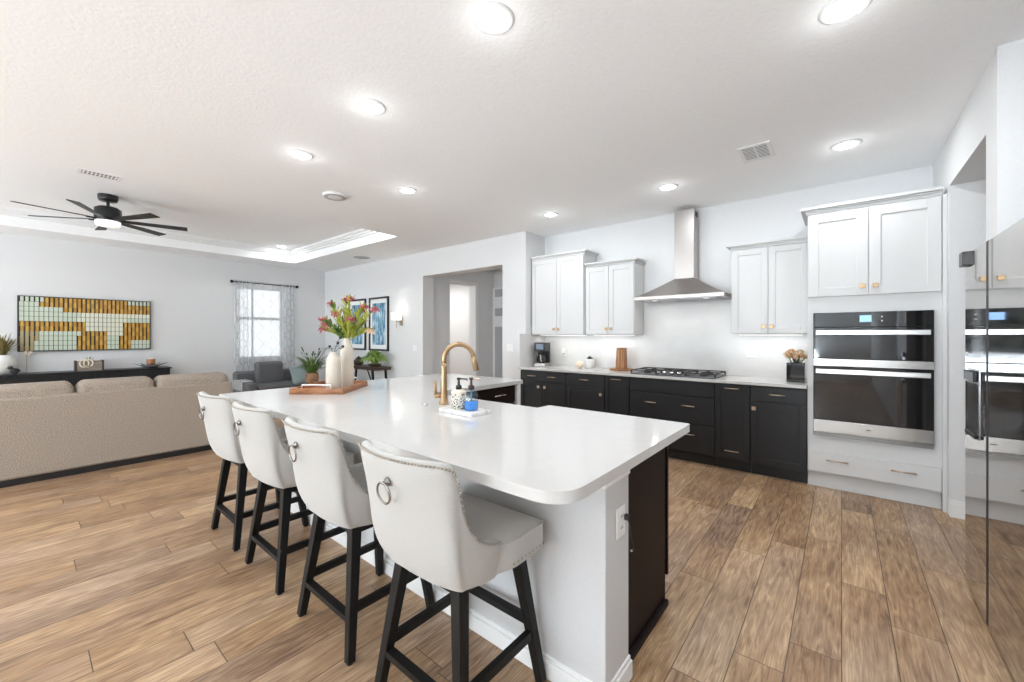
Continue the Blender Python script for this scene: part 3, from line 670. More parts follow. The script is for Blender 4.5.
for hx_, hz_, hd_, kind in heads:
    p = rv*(hx_*1.04+.012)+fv*hd_+Vector((0, 0, hz_*1.16+.045)); st = MB()
    mid = p*.5+Vector((0, 0, .02)); st.tube([(0, 0, -.12), (0, 0, 0), tuple(mid), tuple(p)], .0028, 6); s_ = st.build('flower_stem', M_lime, t)
    lf = MB()
    for j in range(34):
        k = .12+.80*random.random(); q = p*k+Vector((0, 0, .02*math.sin(PI*k))); a = random.random()*2*PI
        d_ = Vector((math.cos(a), math.sin(a), .55))*(.035+.025*random.random())+p.normalized()*.05; lf.leaf(q, q+d_, .018, .006, 3)
    lf.build('stem_leaves', M_lime if kind != 'r' or random.random() < .75 else M_leaf, s_)
    fl = MB()
    if kind == 'r' or kind == 'o':
        for j in range(44):
            v_ = Vector((random.gauss(0, 1), random.gauss(0, 1), random.gauss(.25, .7))).normalized()*(.02+.026*random.random()); v_.z *= .7
            c = p+v_; fl.leaf(p+v_*.3, c+v_*.25, .013, .004, 2)
            fl.ball(c, .0058, 6, 4)
        fl.build('bloom', M_rose if kind == 'r' else M_peach, s_)
    else: fl.ball(p, .008); fl.build('bloom', M_olive, s_)
t = thing('berry_sprig', 'dark little leafy sprig standing in the short cream vase', 'flowers', (-3.125, 1.58, TZ0+.28))
for k, (a, z) in enumerate(((.055, .12), (.035, .075), (-.03, .05), (.075, .05))):
    p = rv*a+Vector((0, 0, z+.02)); b = MB(); b.tube([(0, 0, -.15), (0, 0, .01), tuple(p*.6+Vector((0, 0, .02))), tuple(p)], .002, 6); s_ = b.build('stem', M_leafd, t)
    b = MB(); b.ball(p, .012, 8, 6); b.leaf(p*.7, p*.7+rv*.03+Vector((0, 0, .015)), .02); b.leaf(p*.8, p*.8-rv*.03, .02); b.build('berry_and_leaves', mat('berry_dark', (.02, .03, .045), .4), s_)

# ------------------------------------------------------------------ bar stools
def make_stool(label):
    t = thing('bar_stool', label, 'bar stool', (0, 0, 0), 0, 'cream tufted bar stools along the island')
    # --- upholstered shell: columns run from the left arm round the back to the right arm
    half = [(.250, -.045, .672, 0), (.250, -.085, .676, 0), (.249, -.120, .690, 0), (.246, -.150, .708, 0), (.240, -.175, .737, 0), (.232, -.195, .79, .0), (.227, -.210, .86, .008),
            (.229, -.222, .93, .018), (.226, -.234, .976, .03), (.205, -.246, .988, .042), (.150, -.258, .990, .055), (.08, -.266, .989, .062)]
    cols = [(-x, y, z, l_) for x, y, z, l_ in half] + [(0, -.27, .988, .064)] + [c for c in half[::-1]]
    n = len(cols); rows = 7; th = .052
    def P(i, k, inner):
        x, y, zt, ln = cols[i]; zb = .535; z = zb+(zt-zb)*k
        lean = max(0, (z-.66))/.30; yy = y-ln*lean**1.2-(.012 if y < -.18 else 0); xx = x*(1+.11*max(0, (z-.80)/.19))
        low = max(0, 1-(z-.535)/.13); xx *= 1-.085*low**1.5; yy = yy+.05*low**1.5*min(1, max(0, (-y-.05)/.15))
        if inner:
            j0, j1 = max(0, i-1), min(n-1, i+1); tx, ty = cols[j1][0]-cols[j0][0], cols[j1][1]-cols[j0][1]; L = math.hypot(tx, ty)
            xx += -ty/L*th; yy += tx/L*th
        return (xx, yy, z)
    b = MB(); v = []; f = []
    for inner in (0, 1):
        for i in range(n):
            for k in range(rows): v.append(P(i, k/(rows-1), inner))
    N = n*rows
    for i in range(n-1):
        for k in range(rows-1):
            f.append((i*rows+k, (i+1)*rows+k, (i+1)*rows+k+1, i*rows+k+1)); f.append((N+i*rows+k, N+i*rows+k+1, N+(i+1)*rows+k+1, N+(i+1)*rows+k))
        k = rows-1; f.append((i*rows+k, (i+1)*rows+k, N+(i+1)*rows+k, N+i*rows+k)); f.append((i*rows, N+i*rows, N+(i+1)*rows, (i+1)*rows))
    for i in (0, n-1):
        for k in range(rows-1): f.append((i*rows+k, i*rows+k+1, N+i*rows+k+1, N+i*rows+k))
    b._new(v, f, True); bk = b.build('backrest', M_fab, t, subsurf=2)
    # nailheads along the outer top edge
    b = MB(); path = []
    for i in range(n-1):
        a, c = Vector(P(i, .985, 0)), Vector(P(i+1, .985, 0)); m_ = max(1, round((c-a).length/.0125))
        for q in range(m_): path.append(a+(c-a)*q/m_)
    for p in path:
        d_ = Vector((p.x, p.y+.05, 0)).normalized(); b.ball(p+d_*-.004+Vector((0, 0, -.006)), .0046, 6, 4)
    for sx in (-1, 1):
        for q in range(9): b.ball((sx*.2615, .0+q*.0225, .572), .005, 6, 4)
    for q in range(20): b.ball((-.24+q*.0252, .195, .572), .005, 6, 4)
    nh = b.build('nailhead_trim', M_nail, bk); nh['kind'] = 'stuff'
    # ring pull
    b = MB(); b.lathe([(.016, 0), (.014, .006), (.006, .01), (.006, .016)], seg=14); 
    for v_ in b.bm.verts: v_.co = Vector((v_.co.x, -.332-v_.co.z, .895+v_.co.y))
    b.tube([(.0, -.345, .895), (0, -.350, .89)], .007, 8); kp = b.build('ring_mount', M_ring, bk)
    b = MB(); b.tube([(.034*math.sin(a), -.347-.004*math.cos(a), .862+.034*math.cos(a)) for a in [2*PI*k/28 for k in range(28)]], .0038, 8, True); b.build('ring_pull', M_ring, kp)
    # seat
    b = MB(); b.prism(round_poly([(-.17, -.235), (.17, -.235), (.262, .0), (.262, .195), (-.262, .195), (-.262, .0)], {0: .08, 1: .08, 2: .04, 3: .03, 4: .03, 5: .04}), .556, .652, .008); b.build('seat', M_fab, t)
    b = MB(); g = 8; v = []; f = []
    for j in range(g+1):
        for i in range(g+1):
            u, w_ = i/g*2-1, j/g*2-1; cr_ = (1-u**4)*(1-w_**4); v.append((u*(.258 if w_ > -.2 else .22), -.02+w_*.212, .648+.034*cr_**.3))
    for j in range(g):
        for i in range(g): f.append((j*(g+1)+i, j*(g+1)+i+1, (j+1)*(g+1)+i+1, (j+1)*(g+1)+i))
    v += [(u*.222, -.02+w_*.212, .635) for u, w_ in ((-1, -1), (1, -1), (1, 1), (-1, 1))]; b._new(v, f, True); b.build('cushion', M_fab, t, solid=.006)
    # swivel frame and legs
    b = MB(); b.box(-.165, .165, -.165, .165, .495, .535, .004); b.lathe([(.16, .535), (.16, .557)], seg=24); b.build('swivel_frame', M_leg, t)
    def lp(sx, sy, z): k = 1-z/.55; return Vector((sx*(.150+.078*k), sy*(.150+.066*k), z))
    for sy in (-1, 1):
        for sx in (-1, 1):
            b = MB(); b.bar(lp(sx, sy, .535), lp(sx, sy, .006), .046, .034); lg = b.build('leg', M_leg, t, bevel=.003)
            b = MB(); q = lp(sx, sy, 0); b.lathe([(.013, 0), (.013, .007)], (q.x, q.y), 10); b.build('foot_glide', M_rubber, lg)
    for (a, c, z) in (((-1, -1), (1, -1), .165), ((-1, -1), (-1, 1), .20), ((1, -1), (1, 1), .20), ((-1, 1), (1, 1), .245)):
        b = MB(); b.bar(lp(*a, z), lp(*c, z), .024, .024, .034, .034); b.build('stretcher', M_leg, t)
    return t
SL = ['cream tufted bar stool nearest the camera, its seat fully in view at the island corner',
      'cream bar stool second from the camera, ring pull in clear view',
      'cream bar stool second from the sofa end of the island',
      'cream bar stool farthest from the camera, beside the beige sofa']
st0 = make_stool(SL[0]); st0.location = (-1.145, 1.088, 0)
for q in [x for x in bpy.data.objects if x.parent == st0 and x.name.split('.')[0] in ('backrest', 'seat', 'cushion')]: q.rotation_euler.z = R(1)

for loc, label, swivel in (((-1.815, 1.088, 0), SL[1], -1), ((-2.53, 1.088, 0), SL[2], 1), ((-3.205, 1.088, 0), SL[3], 3)):
    r_ = dup(st0, loc, 0, label)
    for q in [x for x in bpy.data.objects if x.parent == r_ and x.name.split('.')[0] in ('backrest', 'seat', 'cushion')]: q.rotation_euler.z = R(swivel)

# ------------------------------------------------------------------ living room
t = thing('sofa', 'long beige woven sofa seen from behind, facing the wall art', 'sofa', (-6.3, .45, 0)); SY0, SY1, SX = -1.55, 1.66, -5.80
b = MB(); b.box(SX-.95, SX-.02, SY0+.02, SY1-.02, 0, .07); b.build('plinth', M_black, t, True)
b = MB(); b.box(SX-.20, SX, SY0, SY1, .06, .80, .025, 3); b.build('back_frame', M_sofa, t, True)
b = MB(); b.box(SX-.98, SX-.18, SY0, SY1, .06, .32, .02, 3); b.build('seat_frame', M_sofa, t, True)
for sy, nm in ((SY0, 0), (SY1-.2, 1)):
    b = MB(); b.box(SX-.98, SX-.15, sy, sy+.2, .07, .62, .03, 3); b.build('arm', M_sofa, t, True)
nc = 4; ys = [-1.45, -.255, .352, .95, 1.645]; ys = [-1.40, -.86, -.255, .352, .95, 1.64]
for k in range(5):
    b = MB(); y0, y1 = ys[k]+.006, ys[k+1]-.006
    g = 12; v = []; f = []
    for j in range(g+1):
        for i in range(g+1):
            u, w_ = i/g*2-1, j/g*2-1
            v.append((u, w_, 0))
    b.box(SX-.30, SX-.02, y0, y1, .42, .93, .06, 4)
    for vv in b.bm.verts:
        if vv.co.z > .8: q = (vv.co.y-(y0+y1)/2)/((y1-y0)/2); vv.co.z -= .035*abs(q)**3; 
        vv.co.x += .02 if vv.co.z < .8 else 0
    b.build('back_cushion', M_sofa, t, True)
    b = MB(); b.box(SX-.97, SX-.28, max(y0, SY0+.21), min(y1, SY1-.21), .32, .46, .04, 3); b.build('seat_cushion', M_sofa, t, True)
t = thing('media_console', 'long low black fluted media console under the wall art', 'console', (-9.39, .3, 0))
b = MB(); b.box(-9.585, -9.20, -1.3, 1.69, .10, .78); b.build('carcass', M_black, t, True)
b = MB()
for k in range(118): y = -1.28+k*.0250; b.box(-9.20, -9.186, y, y+.017, .115, .765)
b.build('fluted_front', M_black, t, True)
b = MB(); b.box(-9.585, -9.17, -1.32, 1.71, .78, .80, .003); b.build('top', M_black, t, True)
b = MB(); b.box(-9.55, -9.25, -1.25, 1.64, 0, .10); b.build('plinth', M_black, t, True)
# wall art
AY0, AY1, AZ0, AZ1 = -.008, 1.474, 1.128, 1.955
t = thing('wall_art', 'wide black-framed wall art of amber, brown and pale green glass tiles', 'wall art', (XL, .73, 1.54))
b = MB(); b.box(XL, XL+.03, AY0, AY1, AZ0, AZ1); b.build('backing', M_black, t, True)
b = MB()
for (y0, y1, z0, z1) in ((AY0-.012, AY0, AZ0-.012, AZ1+.012), (AY1, AY1+.012, AZ0-.012, AZ1+.012), (AY0, AY1, AZ0-.012, AZ0), (AY0, AY1, AZ1, AZ1+.012)): b.box(XL, XL+.042, y0, y1, z0, z1)
b.build('frame', M_black, t, True)
cols_ = {'g': (.56, .63, .51), 'c': (.72, .72, .58), 'a': (.48, .25, .035), 'o': (.60, .36, .06), 'b': (.16, .075, .015), 'd': (.028, .022, .015), 't': (.40, .34, .19)}
keys = list(cols_); ms = [mat('tile_'+k, cols_[k], .25) for k in keys]
rowsA = ['ggggg'+'a'*19+'gggggg', 'gggg'+'a'*26, 'gggggggggaaa'+'a'*12+'aaaaaa', 'g'*13+'c'*17, 'g'*12+'c'*12+'gggggg', 'a'*14+'c'*9+'a'*7, 'a'*14+'c'*9+'a'*7,
         'tttt'+'g'*9+'aaaaaa'+'cccc'+'a'*7, 'tttt'+'g'*8+'aaaaaaa'+'ggg'+'aaa'+'aaaaa', 'ttt'+'g'*9+'aaaaaaa'+'ggg'+'aaa'+'ggggg', 'ttt'+'g'*9+'aaaaaaa'+'ggg'+'aaa'+'ggggg']
b = MB(); nr, ncl = len(rowsA), 30
for r_ in range(nr):
    for c in range(ncl):
        y0 = AY0+(AY1-AY0)*c/ncl; y1 = AY0+(AY1-AY0)*(c+1)/ncl; z1 = AZ1-(AZ1-AZ0)*r_/nr; z0 = AZ1-(AZ1-AZ0)*(r_+1)/nr; k = rowsA[r_][c]
        split = k in 'at'; m_ = .019 if k == 'a' else (.016 if k == 't' else (.016 if r_ == 0 else .006))
        b.mi = keys.index('o' if k == 'a' and (c*7+r_*3) % 5 < 2 else k)
        b.box(XL+.03, XL+.036, y0+m_, y1-.001, z0+(.0 if split else .005), z1)
        b.mi = keys.index('d' if (c*5+r_//2*3) % 7 < 4 or not split else 'b'); b.box(XL+.03, XL+.0345, y0+.001, y0+m_, z0, z1)
b.build('tile_picture', ms, t, True)
# console decor
CT2 = .8005
t = thing('planted_urn', 'white round vase of spiky olive grass at the left end of the console', 'plant', (-9.41, -.17, CT2))
b = MB(); b.lathe([(.10, 0), (.14, .05), (.155, .14), (.145, .22), (.115, .27), (.11, .28), (.10, .28), (.10, .25), (.001, .24)], seg=28); b.build('vase', M_white_cer, t)
b = MB()
for k in range(60):
    a = random.random()*2*PI; L = .10+.16*random.random(); r_ = .05*random.random(); b.leaf((r_*math.cos(a), r_*math.sin(a), .25), (min(L, .2)*math.cos(a), L*math.sin(a), .40+.28*random.random()-L*.5), .022, .05, 5)
b.build('grass_leaves', M_olive, t)
t = thing('bird_figurine', 'small black bird figurine beside the white vase on the console', 'figurine', (-9.20, -.04, CT2))
b = MB(); b.ball((0, 0, .055), .04, 14, 10, (.8, 1.25, .95)); b.ball((0, -.04, .10), .026, 12, 8); b.leaf((0, .02, .055), (0, .13, .015), .035); b.tube([(0, -.062, .10), (0, -.085, .096)], [.007, .001], 6); b.tube([(0, 0, 0), (0, 0, .03)], .02, 8); b.build('body', M_black, t)
t = thing('orchid_sprig', 'tiny pale orchid stem on the console beside the white vase', 'flowers', (-9.50, .07, CT2))
b = MB(); b.lathe([(.02, 0), (.018, .05), (.008, .09), (.008, .11)], seg=14); b.build('bud_vase', M_glass, t)
b = MB(); b.tube([(0, 0, .02), (0, .0, .2), (0, .01, .33)], .003, 6); b.build('stem', M_olive, t)
for k in range(4):
    b = MB(); c = Vector((.01*k, -.03+.022*k, .28+.03*(k % 2)))
    for j in range(5): a = j*2*PI/5; b.leaf(c, c+Vector((.01, .02*math.cos(a), .02*math.sin(a))), .016, 0, 3, side=(0, -math.sin(a), math.cos(a)))
    b.build('bloom', M_cream_p, t)
t = thing('decor_box', 'low driftwood box with a rope knot on the console', 'box', (-9.36, .71, CT2))
b = MB(); b.box(-.09, .09, -.155, .155, 0, .155, .004); b.build('box', M_boxw, t)
for sy in (-1, 1):
    b = MB(); b.box(-.095, .095, sy*.15-.012, sy*.15+.012, 0, .165, .003); b.build('end_board', M_walnut, t)
b = MB()
for k in range(2):
    b.tube([(.095+.015*math.sin(a*2+k), -.06+k*.045+.05*math.cos(a), .12+.06*math.sin(a)) for a in [2*PI*i/20 for i in range(20)]], .009, 7, True)
b.build('rope_knot', M_cream_p, t)
b = MB()
for k in range(9): a = k*.7; b.leaf((.03, 0, .155), (.03+.03*math.sin(a), .07*math.cos(a), .20+.03*math.sin(a)**2), .02)
b.build('leaves', mat('grey_leaf', (.25, .27, .26), .6), t)
t = thing('candle_bowl', 'amber candle in a leafy grey dish at the right end of the console', 'candle', (-9.36, 1.46, CT2))
b = MB(); b.lathe([(.07, 0), (.09, .01), (.16, .045), (.155, .05), (.08, .02), (.001, .018)], seg=24); b.build('dish', mat('dish_grey', (.2, .21, .21), .35, .4), t)
b = MB(); b.lathe([(.05, .02), (.062, .07), (.058, .15), (.054, .15), (.05, .08), (.001, .075)], seg=20); b.build('glass_cup', mat('amber_glass', (.55, .22, .08), .2, 0, .5, Transmission_Weight=.4), t)
b = MB(); b.lathe([(.045, .076), (.045, .17), (.001, .172)], seg=16); b.build('wax', M_cream_p, t)
b = MB()
for k in range(10):
    a = k*.63; b.leaf((.08*math.cos(a), .10*math.sin(a), .03), (.14*math.cos(a), .26*math.sin(a), .09), .04)
b.build('leaves', mat('grey_leaf2', (.12, .13, .13), .5), t)

# curtain rod, curtains
t = thing('curtain_rod', 'black curtain rod with finials above the living room window', 'curtain rod', (XL+.07, 3.34, 2.455))
b = MB(); b.tube([(XL+.07, 2.74, 2.455), (XL+.07, 3.95, 2.455)], .011, 10); b.build('rod', M_blackm, t, True)
for y in (2.71, 3.98):
    b = MB(); s_ = 1 if y > 3 else -1; b.tube([(XL+.07, y-s_*.035, 2.455), (XL+.07, y-s_*.02, 2.455), (XL+.07, y+s_*.0, 2.455), (XL+.07, y+s_*.02, 2.455)], [.014, .03, .034, .022], 12); b.build('finial', M_blackm, t, True)
for y in (2.80, 3.89):
    b = MB(); b.box(XL, XL+.07, y-.008, y+.008, 2.435, 2.445); b.build('bracket', M_blackm, t, True)
def curtain_mat(nm='patterned_sheer', mix=.58, pat=(.66, .67, .69, 1)):
    m = bpy.data.materials.new(nm); m.use_nodes = True; n = m.node_tree.nodes; l = m.node_tree.links; n.clear()
    o = n.new('ShaderNodeOutputMaterial'); t_ = n.new('ShaderNodeBsdfTransparent'); d = n.new('ShaderNodeBsdfDiffuse'); tl = n.new('ShaderNodeBsdfTranslucent'); m1 = n.new('ShaderNodeMixShader'); m2 = n.new('ShaderNodeMixShader')
    tc = n.new('ShaderNodeTexCoord'); sp = n.new('ShaderNodeSeparateXYZ'); l.new(tc.outputs['UV'], sp.inputs[0])
    def mt(op, a, v):
        x = n.new('ShaderNodeMath'); x.operation = op; l.new(a, x.inputs[0])
        if isinstance(v, (int, float)): x.inputs[1].default_value = v
        else: l.new(v, x.inputs[1])
        return x.outputs[0]
    a = mt('PINGPONG', sp.outputs[0], .13); c = mt('PINGPONG', sp.outputs[1], .17)
    a1 = mt('MULTIPLY', a, 1/.13); c1 = mt('MULTIPLY', c, 1/.17); s1 = mt('ABSOLUTE', mt('SUBTRACT', mt('ADD', a1, c1), 1.), 0)
    line = mt('LESS_THAN', s1, .16)
    cr = n.new('ShaderNodeMixRGB'); l.new(line, cr.inputs[0]); cr.inputs[1].default_value = (.85, .86, .88, 1); cr.inputs[2].default_value = pat
    l.new(cr.outputs[0], d.inputs[0]); l.new(cr.outputs[0], tl.inputs[0])
    m1.inputs[0].default_value = .5; l.new(d.outputs[0], m1.inputs[1]); l.new(tl.outputs[0], m1.inputs[2])
    m2.inputs[0].default_value = mix; l.new(t_.outputs[0], m2.inputs[1]); l.new(m1.outputs[0], m2.inputs[2]); l.new(m2.outputs[0], o.inputs[0])
    return m
M_curt = curtain_mat(); M_curt2 = curtain_mat('plain_sheer', .46, (.76, .77, .79, 1))
def curtain(y0, y1, label, folds, amp, z0=.30, z1=2.49, x=XL+.07, m=None):
    b = MB(); nx, nz = folds*8, 6; v = []; f = []
    uvl = b.bm.loops.layers.uv.new('UVMap')
    for j in range(nz+1):
        for i in range(nx+1):
            k = i/nx; am = amp*(.75+.35*(1-j/nz)); v.append((x+am*math.sin(k*folds*2*PI), y0+(y1-y0)*k+.008*math.sin(k*folds*4*PI), z0+(z1-z0)*j/nz))
    for j in range(nz):
        for i in range(nx): f.append((j*(nx+1)+i, j*(nx+1)+i+1, (j+1)*(nx+1)+i+1, (j+1)*(nx+1)+i))
    vs, fs = b._new(v, f, True)
    ix = {q: i for i, q in enumerate(vs)}
    for q in fs:
        for lp_ in q.loops: i = ix[lp_.vert]; lp_[uvl].uv = ((i % (nx+1))/nx*folds*.16, v[i][2])
    return tag(b.build('curtain', m or M_curt), label, 'curtain', 'sheer curtains at the living room window')
curtain(2.755, 3.02, 'left sheer white curtain panel with grey trellis pattern', 4, .028)
curtain(3.02, 3.36, 'sheer white curtain panel drawn across the left half of the window', 2, .012, m=M_curt2)
curtain(3.36, 3.66, 'sheer white curtain panel drawn across the right half of the window', 2, .012, m=M_curt2)
curtain(3.66, 3.93, 'right sheer white curtain panel with grey trellis pattern', 4, .028)

# armchair, sage chair, plant, rug
def soft(b, x0, x1, y0, y1, z0, z1, r=.04): b.box(x0, x1, y0, y1, z0, z1, r, 4); return b
t = thing('armchair', 'dark grey upholstered armchair in front of the curtained window', 'armchair', (-8.72, 3.16, 0))
soft(MB(), -.40, .42, -.55, .58, .14, .34).build('seat_base', M_grey, t)
for s_, w_ in ((-1, -.47), (1, .50)): soft(MB(), -.40, .42, w_-.09, w_+.09, .16, .50).build('arm', M_grey, t)
soft(MB(), -.44, -.24, -.55, .58, .16, .66, .05).build('back', M_grey, t)
b = soft(MB(), -.26, -.06, -.24, .25, .40, .84, .06); b.build('back_cushion', M_grey, t)
soft(MB(), -.22, .44, -.37, .40, .34, .43).build('seat_cushion', M_grey, t)
for sx in (-.35, .36):
    for sy in (-.48, .5): MB().bar((sx, sy, .15), (sx*1.02, sy*1.02, 0), .045, .03).build('leg', M_leg, t)
b = MB()
for k in range(26): a = k*.9; b.box(-.02+.002*k, .03+.002*k, -.42+k*.012, -.414+k*.012, .556, .568)
b = MB(); b.box(-.3, .2, -.565, -.375, .502, .512, .003); b.box(-.3, .2, -.577, -.565, .34, .512, .003)
M_throw = mat('striped_throw', (.6, .6, .6), .9); n, l, bs = nodes(M_throw); wv = n.new('ShaderNodeTexWave'); wv.inputs['Scale'].default_value = 9; cr = n.new('ShaderNodeValToRGB'); cr.color_ramp.elements[0].position = .45; cr.color_ramp.elements[0].color = (.02, .02, .02, 1); cr.color_ramp.elements[1].position = .5; cr.color_ramp.elements[1].color = (.7, .7, .68, 1)
tc = n.new('ShaderNodeTexCoord'); l.new(tc.outputs['Object'], wv.inputs['Vector']); l.new(wv.outputs['Color'], cr.inputs[0]); l.new(cr.outputs[0], bs.inputs['Base Color'])
o = tag(b.build('throw_blanket', M_throw), 'black and white throw draped over the arm of the grey armchair', 'blanket'); o.location = (-8.72, 3.16, 0)
b = MB(); g = 14; v = []; f = []
for sd in (-1, 1):
    for jj in range(g+1):
        for ii in range(g+1):
            u, w_ = ii/g*2-1, jj/g*2-1; d_ = max(0, (1-u*u)*(1-w_*w_))**.45
            pin = 1-.07*(1-abs(w_)**2)*abs(u)**3; pin2 = 1-.07*(1-abs(u)**2)*abs(w_)**3
            v.append((sd*.085*d_, u*.215*pin2 if False else u*.215*(1-.06*(1-w_*w_)*abs(u)), w_*.215*(1-.06*(1-u*u)*abs(w_))))
N = (g+1)**2
for jj in range(g):
    for ii in range(g):
        q = jj*(g+1)+ii; f += [(q, q+1, q+g+2, q+g+1), (N+q, N+q+g+1, N+q+g+2, N+q+1)]
b._new(v, f, True); bmesh.ops.remove_doubles(b.bm, verts=b.bm.verts, dist=.0005)
o = tag(b.build('throw_pillow', M_sage, None, subsurf=1), 'sage green throw pillow propped on the grey armchair by the potted plant', 'pillow'); o.location = (-8.30, 3.56, .60); o.rotation_euler = (R(14), R(-16), R(-30))
t = thing('side_table', 'small round dark side table under the potted plant', 'side table', (-7.74, 3.50, 0))
MB().lathe([(.24, .42), (.24, .45)], seg=28).build('top', M_walnut, t)
for k in range(3): a = R(30+120*k); MB().bar((.12*math.cos(a), .12*math.sin(a), .42), (.2*math.cos(a), .2*math.sin(a), 0), .03, .022).build('leg', M_leg, t)
t = thing('potted_plant', 'leafy green plant with long thin leaves in a brown woven pot', 'plant', (-7.74, 3.50, .4505))
b = MB(); b.lathe([(.085, 0), (.11, .03), (.12, .12), (.105, .21), (.095, .21), (.09, .17), (.001, .16)], seg=24); b.build('pot', add_noise(mat('woven_pot', (.35, .18, .09), .8), 60, (.22, .10, .05), (.52, .31, .18)), t)
b = MB()
for k in range(80):
    a = random.random()*2*PI; L = .14+.30*random.random(); h_ = .28*random.random()-.02
    b.leaf((.05*math.cos(a), .05*math.sin(a), .17), (L*math.cos(a), L*math.sin(a), .26+h_), .03, .10, 6)
b.build('leaves', M_leaf, t)
b = MB()
for k in range(16):
    a = random.random()*2*PI; L = .12+.2*random.random(); p = (L*math.cos(a), L*math.sin(a), .52+.16*random.random())
    b.tube([(.02*math.cos(a), .02*math.sin(a), .17), (.5*p[0], .5*p[1], .45), p], .003, 5); b.leaf(p, (p[0]+.03*math.cos(a), p[1]+.03*math.sin(a), p[2]+.05), .03)
b.build('tall_shoots', M_leafd, t)
# framed prints, sconce, console table, fern
M_pr = mat('print_blue', (.2, .4, .5), .2); n, l, bs = nodes(M_pr)
tc = n.new('ShaderNodeTexCoord'); mp = n.new('ShaderNodeMapping'); mp.inputs['Scale'].default_value = (7, 1, 2.2); nz = n.new('ShaderNodeTexNoise'); nz.inputs['Scale'].default_value = 2.2; nz.inputs['Detail'].default_value = 6
cr = n.new('ShaderNodeValToRGB'); cr.color_ramp.elements[0].position = .32; cr.color_ramp.elements[0].color = (.03, .08, .15, 1); cr.color_ramp.elements[1].position = .72; cr.color_ramp.elements[1].color = (.70, .78, .80, 1); e_ = cr.color_ramp.elements.new(.5); e_.color = (.16, .36, .50, 1)
l.new(tc.outputs['Object'], mp.inputs[0]); l.new(mp.outputs[0], nz.inputs['Vector']); l.new(nz.outputs['Fac'], cr.inputs[0]); l.new(cr.outputs[0], bs.inputs['Base Color'])
for x0, x1, lab in ((-7.64, -6.95, 'framed blue abstract print nearer the wall sconce'), (-8.46, -7.78, 'framed blue abstract print partly behind the pink bouquet')):
    t = thing('framed_print', lab, 'picture', (x0, YD, 1.05), 0, 'pair of framed blue prints'); w = x1-x0; h = 1.09
    b = MB()
    for (a, c, z0, z1) in ((0, .035, 0, h), (w-.035, w, 0, h), (.035, w-.035, 0, .035), (.035, w-.035, h-.035, h)): b.box(a, c, -.035, 0, z0, z1, .002, 1)
    b.build('frame', M_black, t)
    b = MB(); b.box(.035, w-.035, -.014, -.002, .035, h-.035); b.build('mat_board', M_plate, t)
    b = MB(); b.box(.11, w-.11, -.017, -.014, .12, h-.12); b.build('print', M_pr, t)
t = thing('wall_sconce', 'brass wall sconce with a white glowing shade beside the framed prints', 'wall lamp', (-6.54, YD, 1.63))
b = MB(); b.box(-.045, .045, -.02, 0, -.08, .08, .004); b.build('backplate', mat('brass_dull', (.45, .38, .28), .35, 1), t)
b = MB(); b.tube([(0, -.02, .0), (0, -.10, .0), (0, -.12, .01), (0, -.12, .07)], .009, 8); b.build('arm', MATS['brass_dull'], t)
b = MB(); b.lathe([(.08, .02), (.10, .02), (.10, .17), (.095, .17), (.095, .025)], (0, -.12), 24); b.build('shade', M_shade, t)
b = MB(); b.tube([(0, -.12, .0), (0, -.12, -.12)], .005, 6); b.build('finial_rod', MATS['brass_dull'], t)
pl = bpy.data.lights.new('sconce_lamp', 'POINT'); pl.energy = .6; pl.color = (1, .93, .82); pl.shadow_soft_size = .05
po = bpy.data.objects.new('sconce_lamp', pl); COL.objects.link(po); po.location = (-6.54, YD-.12, 1.90)
t = thing('console_table', 'dark narrow console table under the framed prints', 'table', (-7.42, 4.38, 0))
b = MB(); b.box(-.70, .68, -.17, .17, .70, .76, .004); b.build('top', M_walnut, t)
for sx in (-.62, .62):
    for sy in (-.14, .14): MB().bar((sx*.86, sy, .70), (sx, sy, 0), .035, .03).build('leg', M_leg, t)
for sx in (-1, 1): MB().tube([(sx*.36, -.14, .70), (sx*.46, -.14, .55), (sx*.55, -.14, .35), (sx*.6, -.14, .1)], .012, 8).build('curved_brace', M_leg, t)
t = thing('fern', 'bushy bright green fern in a low bowl on the console table', 'plant', (-7.03, 4.38, .7605))
b = MB(); b.lathe([(.09, 0), (.12, .02), (.13, .05), (.12, .05), (.09, .03), (.001, .025)], seg=24); b.build('bowl', M_walnut, t)
b = MB()
for k in range(300):
    a = random.random()*2*PI; L = .06+.38*random.random()**.8; hh = .30*(1-(L/.47)**2)
    b.leaf((.04*math.cos(a), .04*math.sin(a), .05), (L*math.cos(a), (.4 if math.sin(a) > 0 else .7)*L*math.sin(a), .02+hh*random.uniform(.35, 1)), .03, .12, 5)
b.build('fronds', M_fern, t)
t = thing('lidded_jar', 'dark squat jar on the console table left of the fern', 'jar', (-7.62, 4.38, .7605))
b = MB(); b.lathe([(.07, 0), (.10, .04), (.10, .09), (.06, .13), (.05, .13)], seg=20); b.build('body', M_walnut, t)
b = MB(); b.lathe([(.062, .13), (.05, .15), (.015, .16), (.015, .18), (.001, .185)], seg=16); b.build('lid', M_black, t)
for kx, (x, r_) in enumerate(((-7.75, .07), (-7.40, .05))):
    o = MB().lathe([(r_*.7, 0), (r_, .05), (r_*.8, .16), (r_*.35, .20), (r_*.4, .24), (r_*.3, .24), (.001, .1)], seg=18).build('dark_vase', mat('vase_slate', (.05, .055, .065), .4))
    o.location = (x, 4.38, .0005); tag(o, ('larger' if kx == 0 else 'smaller')+' dark slate vase on the floor under the console table', 'vase')

outlet('light_switch', 'white double light switch left of the hall opening', (-6.12, YD-.006, 1.13), 0, .12, .115, 'switch', 2)
outlet('light_switch', 'white light switch plate on the pilaster right of the hall opening', (-3.84, YD-.006, 1.18), 0, .115, .115, 'switch', 2)
outlet('light_switch', 'small white switch on the return wall above the corner backsplash', (XP+.006, 4.80, 1.46), R(90), .075, .115, 'switch', 1)

